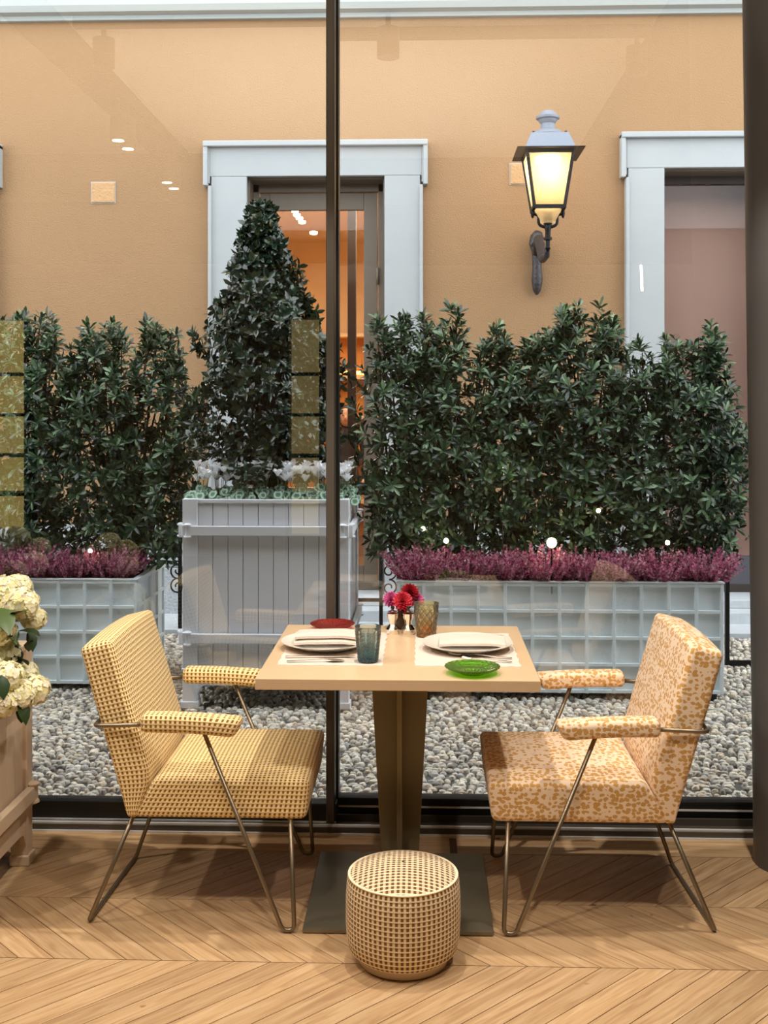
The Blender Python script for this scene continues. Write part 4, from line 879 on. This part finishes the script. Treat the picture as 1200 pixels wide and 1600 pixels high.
def cu(nm, lab, p0, p1, kind): a = on(*p0); b = on(*p1); cutlery(nm, lab, a.x, a.y, b.x, b.y, kind)
cu('dinner_knife', 'silver knife laid beside the left plate', (446, 1029), (556, 1028), 'knife'); cu('dessert_spoon', 'silver spoon with bowl by the blue tumbler', (448, 1036), (538, 1035), 'spoon')
cu('dinner_fork', 'silver fork nearer the right plate behind the green saucer', (800, 1031), (702, 1025), 'fork'); cu('dessert_fork', 'slim silver fork in front of the other, behind the green saucer', (800, 1037), (722, 1032), 'fork')
cu('dinner_knife', 'silver knife whose end shows behind the right plate', (788, 996), (700, 995), 'knife')
def tumbler(lab, x, y, rt, rb, h, m, kind):
    def fn(r, z, a):
        if z < .004 or r < rb * .6: return r
        zz_ = z / h
        if kind == 'leaf':
            k = (a * 8 / (2 * PI)) % 1; return r + .0016 * math.sin(zz_ * 60 + abs(k - .5) * 16) * (zz_ < .86)
        return r + .0026 * (abs(((a * 12 / (2 * PI) + zz_ * 4) % 1) - .5) + abs(((a * 12 / (2 * PI) - zz_ * 4) % 1) - .5) - .5) * (zz_ < .82)
    ns = 44; prof = [(0, 0), (rb * .8, 0)] + [(rb + (rt - rb) * k / ns, .003 + (h - .004) * k / ns) for k in range(ns + 1)] + [(rt - .001, h), (rt - .0025, h - .001)]
    inner = [(rt - .003 - (rt - rb) * k / 8, h - .003 - (h - .015) * k / 8) for k in range(9)] + [(0, .011)]
    mb = MB().lathe(prof, n=120, fn=fn); b = MB().lathe(inner, n=120); 
    # stitch inner to outer
    n1 = (len(prof) - 1) * 120; mb.f = mb.f[:-1]; off = len(mb.v); mb.v += b.v; fs = b.f; fs = [f for f in fs if len(f) == 4]
    mb.f += [tuple(off + i for i in f) for f in fs]; mb.f += [(n1 + j, n1 + (j + 1) % 120, off + (j + 1) % 120, off + j) for j in range(120)]
    return tag(mb.build('glass_tumbler', m, smooth=True, loc=(x, y, ZM if kind == 'leaf' else TZ)), lab, 'glass', 'coloured glass tumblers')
tumbler('clear to teal blue tumbler with leaf relief on the left placemat', X(575, 3.37), 3.37, .040, .030, .108, 'blueglass', 'leaf')
tumbler('amber yellow cut glass tumbler beside the pepper mills', X(666, 3.74), 3.74, .0425, .032, .115, 'amberglass', 'diamond')
def saucer(lab, x, y, m, R_=.078):
    def fn(r, z, a): return r + (.0016 * math.cos(24 * a) if r > .035 else 0)
    pf = [(0, .002), (.034, .0), (.036, .002), (.045, .006), (.060, .011), (R_ - .003, .0185), (R_, .020), (R_, .023), (R_ - .003, .0235), (.060, .0155), (.045, .0105), (.034, .0065), (.012, .0075), (0, .0075)]
    return tag(MB().lathe(pf, n=144, fn=fn).build('glass_saucer', m, smooth=True, loc=(x, y, TZ)), lab, 'saucer', 'coloured glass saucers')
saucer('translucent red glass saucer behind the left napkin', X(520, 3.87), 3.855, 'redglass', .076); saucer('bright green glass saucer near the front edge of the table', X(738, 3.24), 3.24, 'greenglass', .079)
mill = [(0, 0), (.021, 0), (.0225, .004), (.021, .012), (.0225, .016), (.018, .024), (.0115, .032), (.0125, .044), (.018, .055), (.0185, .066), (.020, .069), (.0165, .076), (.008, .079), (.004, .081), (.0075, .087), (.0055, .093), (0, .095)]
for lab, px in (('silver pepper mill standing left of its twin before the dahlias', 613.5), ('silver salt mill standing between its twin and the amber tumbler', 638)):
    t = thing('silver_mill', lab, 'shaker', (X(px, 3.79), 3.79, TZ), 'silver mills')
    MB().lathe(mill[:11], n=24).build('body', 'silver', t, smooth=40); MB().lathe([(0, .069)] + mill[11:], n=24).build('cap', 'silver', t, smooth=40)
vx, vy = X(629, 3.88), 3.875
t = thing('bud_vase', 'small dark vase hidden behind the silver mills', 'vase', (vx, vy, TZ)); MB().lathe([(0, 0), (.02, 0), (.028, .02), (.026, .045), (.016, .06), (.019, .07), (.015, .07), (.012, .058), (0, .05)], n=24).build('body', mat('vase', (70, 50, 40), .2), t, smooth=True)
def dahlia(lab, px, py, Y_, r, m):
    p = P(px, py, Y_); t = thing('dahlia_flower', lab, 'flower', p, 'dahlias in the small vase'); Vs = MB()
    for ring, (cnt, el, L_) in enumerate(((14, -.1, 1), (14, .15, .98), (13, .4, .92), (12, .65, .85), (10, .9, .75), (8, 1.15, .62), (5, 1.4, .5))):
        for k in range(cnt):
            lv, lq = leaf_t(r * L_, r * .34, ((0, .4), (.45, 1), (.8, .9), (1, .25)), -.12, .55); lv = rotZ(rotY(lv, el + random.uniform(-.06, .06)), 2 * PI * (k + .5 * (ring % 2)) / cnt); Vs.add(lv, lq.tolist())
    d = Vector((p.x - vx, -.55 + (p.y - vy) * 2, .55 + (p.z - .88) * 4)).normalized(); Vs.xf(d.to_track_quat('Z', 'Y').to_matrix().to_4x4())
    Vs.build('petals', m, t, smooth=True); e = Vector((vx, vy, TZ + .055)) - p
    MB().tube([tuple(d * -.004), tuple(e * .5 - d * .01), tuple(e)], .002, 6).build('stem', 'heather_g', t)
dahlia('deep red dahlia at the top of the bunch', 640, 926, 3.89, .034, 'dahlia_red'); dahlia('coral dahlia in front at the centre of the bunch', 629, 940, 3.84, .036, 'dahlia_coral')
dahlia('pink dahlia on the left of the bunch', 611, 937, 3.88, .030, 'dahlia_pink'); dahlia('pink dahlia on the right of the bunch above the amber tumbler', 651, 938, 3.89, .028, 'dahlia_pink')
# ================================================================ hydrangeas in the beige planter
hx, hy = IX1 - .28, IY1 - .26
t = thing('hydrangea_plant', 'cream and yellow hydrangeas with dark leaves in the beige planter', 'flowers', (hx, hy, .70))
fl = []
for k in range(4):
    lv, lq = leaf_t(.0115, .011, ((0, .3), (.4, .95), (.8, .9), (1, .35)), .1, .2); lv = rotZ(rotY(lv, .15), k * PI / 2); fl.append((lv, lq))
FV = np.concatenate([a for a, b in fl]); FQ = np.concatenate([b + 12 * i for i, (a, b) in enumerate(fl)])
heads = [(8, 925, 3.45, .055), (32, 945, 3.42, .058), (52, 966, 3.46, .040), (28, 918, 3.55, .045), (-2, 985, 3.35, .05), (12, 1058, 3.30, .05), (30, 1085, 3.32, .052), (52, 1078, 3.36, .050), (2, 1095, 3.28, .05), (12, 1020, 3.4, .04), (40, 1052, 3.45, .04), (-25, 950, 3.4, .06), (-25, 1050, 3.3, .06)]
heads = [(P(a, b, c) - Vector((hx, hy, .70)), d) for a, b, c, d in heads] + [(Vector((random.uniform(-.30, .06), -.22 + .062 * k, random.uniform(.10, .24))), random.uniform(.048, .06)) for k in range(8)] + [(Vector((-.12 - .045 * k, random.uniform(-.2, .2), .26)), .055) for k in range(4)]
for p, r in heads:
    n_ = int(230 * (r / .055) ** 2); d = rng.normal(size=(n_, 3)); d /= np.linalg.norm(d, axis=1, keepdims=True)
    ps = d * r * (.88 + .12 * rng.random((n_, 1))) * np.array([1, 1, .88]); V, Q = scatter(FV, FQ, ps + np.array(p), frames(d + rng.normal(0, .2, d.shape)), rng.uniform(.8, 1.15, n_)); hd = mesh_np('flower_head', V, Q, 'hyd_petal', t)
    MB().lathe([(0, -r * .8), (r * .6, -r * .5), (r * .8, 0), (r * .6, r * .5), (0, r * .75)], p, 12).build('core', mat('hyd_core', (238, 230, 180), .9), hd, smooth=True)
    MB().tube([(random.uniform(-.05, .05), random.uniform(-.05, .05), 0), tuple(Vector(p) * .5 + Vector((0, 0, .06))), tuple(p)], .004, 6).build('stem', 'heather_g', t, smooth=True)
LT, LQ = leaf_t(.10, .06, ((0, .08), (.2, .7), (.45, 1), (.75, .7), (1, .03)), .25, .25)
lme = bpy.data.meshes.new('leaf'); lme.from_pydata(LT.tolist(), [], LQ.tolist()); lme.shade_smooth(); lme.materials.append(M['hyd_leaf'])
for px, py, Y_, dx, dz, s_ in [(0, 950, 3.36, .3, -.2, 1.1), (6, 968, 3.38, .6, -.5, .9), (30, 985, 3.38, 1, .1, .8), (45, 985, 3.4, .5, -1, .65), (45, 1018, 3.42, .25, .8, .6), (24, 1008, 3.4, .3, -1, .7), (44, 1040, 3.42, -.2, .5, .6), (30, 1094, 3.3, .6, -.9, .75), (2, 1055, 3.25, .3, -.8, .7), (16, 965, 3.37, .8, .6, .8), (34, 1100, 3.32, .1, -1, .55), (20, 990, 3.4, .9, .5, .5)]:
    o = bpy.data.objects.new('leaf', lme); C.objects.link(o); o.parent = t; o.location = P(px, py, Y_) - Vector((hx, hy, .70)); o.scale = (s_,) * 3
    o.rotation_euler = Vector((dx, -.4, dz)).to_track_quat('X', 'Z').to_euler()
# ================================================================ person inside the shop
PY = 11.2; pxm = X(541, PY); hz = Z(636, PY)
t = thing('person', 'dark haired person in dark clothes standing inside the shop window', 'person', (pxm, PY, 0)); k = hz / 1.66
J = {'pel': (0, 0, .88, .13, .10), 'wa': (0, 0, 1.02, .11, .09), 'ch': (0, 0, 1.22, .14, .10), 'ne': (0, 0, 1.38, .05, .05), 'hd0': (0, -.01, 1.45, .055, .06), 'sl': (-.17, 0, 1.34, .055, .055), 'sr': (.17, 0, 1.34, .055, .055),
     'el': (-.22, 0, 1.08, .042, .042), 'er': (.22, 0, 1.08, .042, .042), 'wl': (-.20, -.08, .86, .03, .03), 'wr': (.20, -.08, .86, .03, .03), 'hl': (-.09, 0, .84, .085, .09), 'hr': (.09, 0, .84, .085, .09), 'kl': (-.10, -.01, .46, .055, .06), 'kr': (.10, -.01, .46, .055, .06), 'al': (-.10, 0, .09, .038, .038), 'ar': (.10, 0, .09, .038, .038), 'tl': (-.11, -.14, .035, .032, .03), 'tr': (.11, -.14, .035, .032, .03)}
E = [('pel', 'wa'), ('wa', 'ch'), ('ch', 'ne'), ('ne', 'hd0'), ('ch', 'sl'), ('ch', 'sr'), ('sl', 'el'), ('sr', 'er'), ('el', 'wl'), ('er', 'wr'), ('pel', 'hl'), ('pel', 'hr'), ('hl', 'kl'), ('hr', 'kr'), ('kl', 'al'), ('kr', 'ar'), ('al', 'tl'), ('ar', 'tr')]
ks = list(J); me = bpy.data.meshes.new('body'); me.from_pydata([tuple(c * k for c in J[a][:3]) for a in ks], [(ks.index(a), ks.index(b)) for a, b in E], [])
ob = link('body', me, 'cloth_dark', t); sk = ob.modifiers.new('s', 'SKIN'); me.skin_vertices or None
for i, a in enumerate(ks): me.skin_vertices[0].data[i].radius = (J[a][3] * k, J[a][4] * k); me.skin_vertices[0].data[i].use_root = (a == 'pel')
ob.modifiers.new('ss', 'SUBSURF').levels = 1
def dh(a, b, c):
    n_ = Vector((a, b, c)); f = max(0, -n_.y / .09); v = n_.copy(); v.x *= .95 - .25 * max(0, -c / .12)
    v.y -= .022 * math.exp(-((a / .012) ** 2)) * f * math.exp(-(((c + .01) / .022) ** 2))
    return (v.x * k, v.y * k, (v.z + 1.55) * k)
hd = rbox((.075, .09, .108), .07, dh, n=10); hd.uv = None; hd.build('head', 'skin', t, smooth=True)
for s_ in (-1, 1):
    MB().lathe([(0, -.007), (.009, -.003), (.009, .003), (0, .007)], (s_ * .03 * k, -.088 * k, 1.57 * k), 8).build('eye', 'hair', t)
    h = MB().tube([(s_ * .20 * k, -.08 * k, .86 * k), (s_ * .195 * k, -.10 * k, .80 * k)], .025, 8, rs=[.022, .03]); 
    for f_ in range(4): h.tube([(s_ * (.175 + .014 * f_) * k, -.105 * k, .80 * k), (s_ * (.175 + .014 * f_) * k, -.115 * k, .745 * k), (s_ * (.175 + .014 * f_) * k, -.105 * k, .71 * k)], .007, 6)
    h.tube([(s_ * .175 * k, -.11 * k, .83 * k), (s_ * .155 * k, -.13 * k, .78 * k)], .009, 6); h.build('hand', 'skin', t, smooth=True)
MB().box(-.022 * k, .022 * k, -.096 * k, -.085 * k, 1.505 * k, 1.515 * k).build('mouth', mat('lips', (150, 70, 66), .5), t)
hr = rbox((.088, .09, .115), .08, lambda a, b, c: ((a) * k, (b + .022 + (.02 if c < 0 else 0)) * k, (c + 1.572 + (0 if c > 0 else c * .3)) * k), n=8); hr.uv = None; hr.build('hair', 'hair', t, smooth=True)
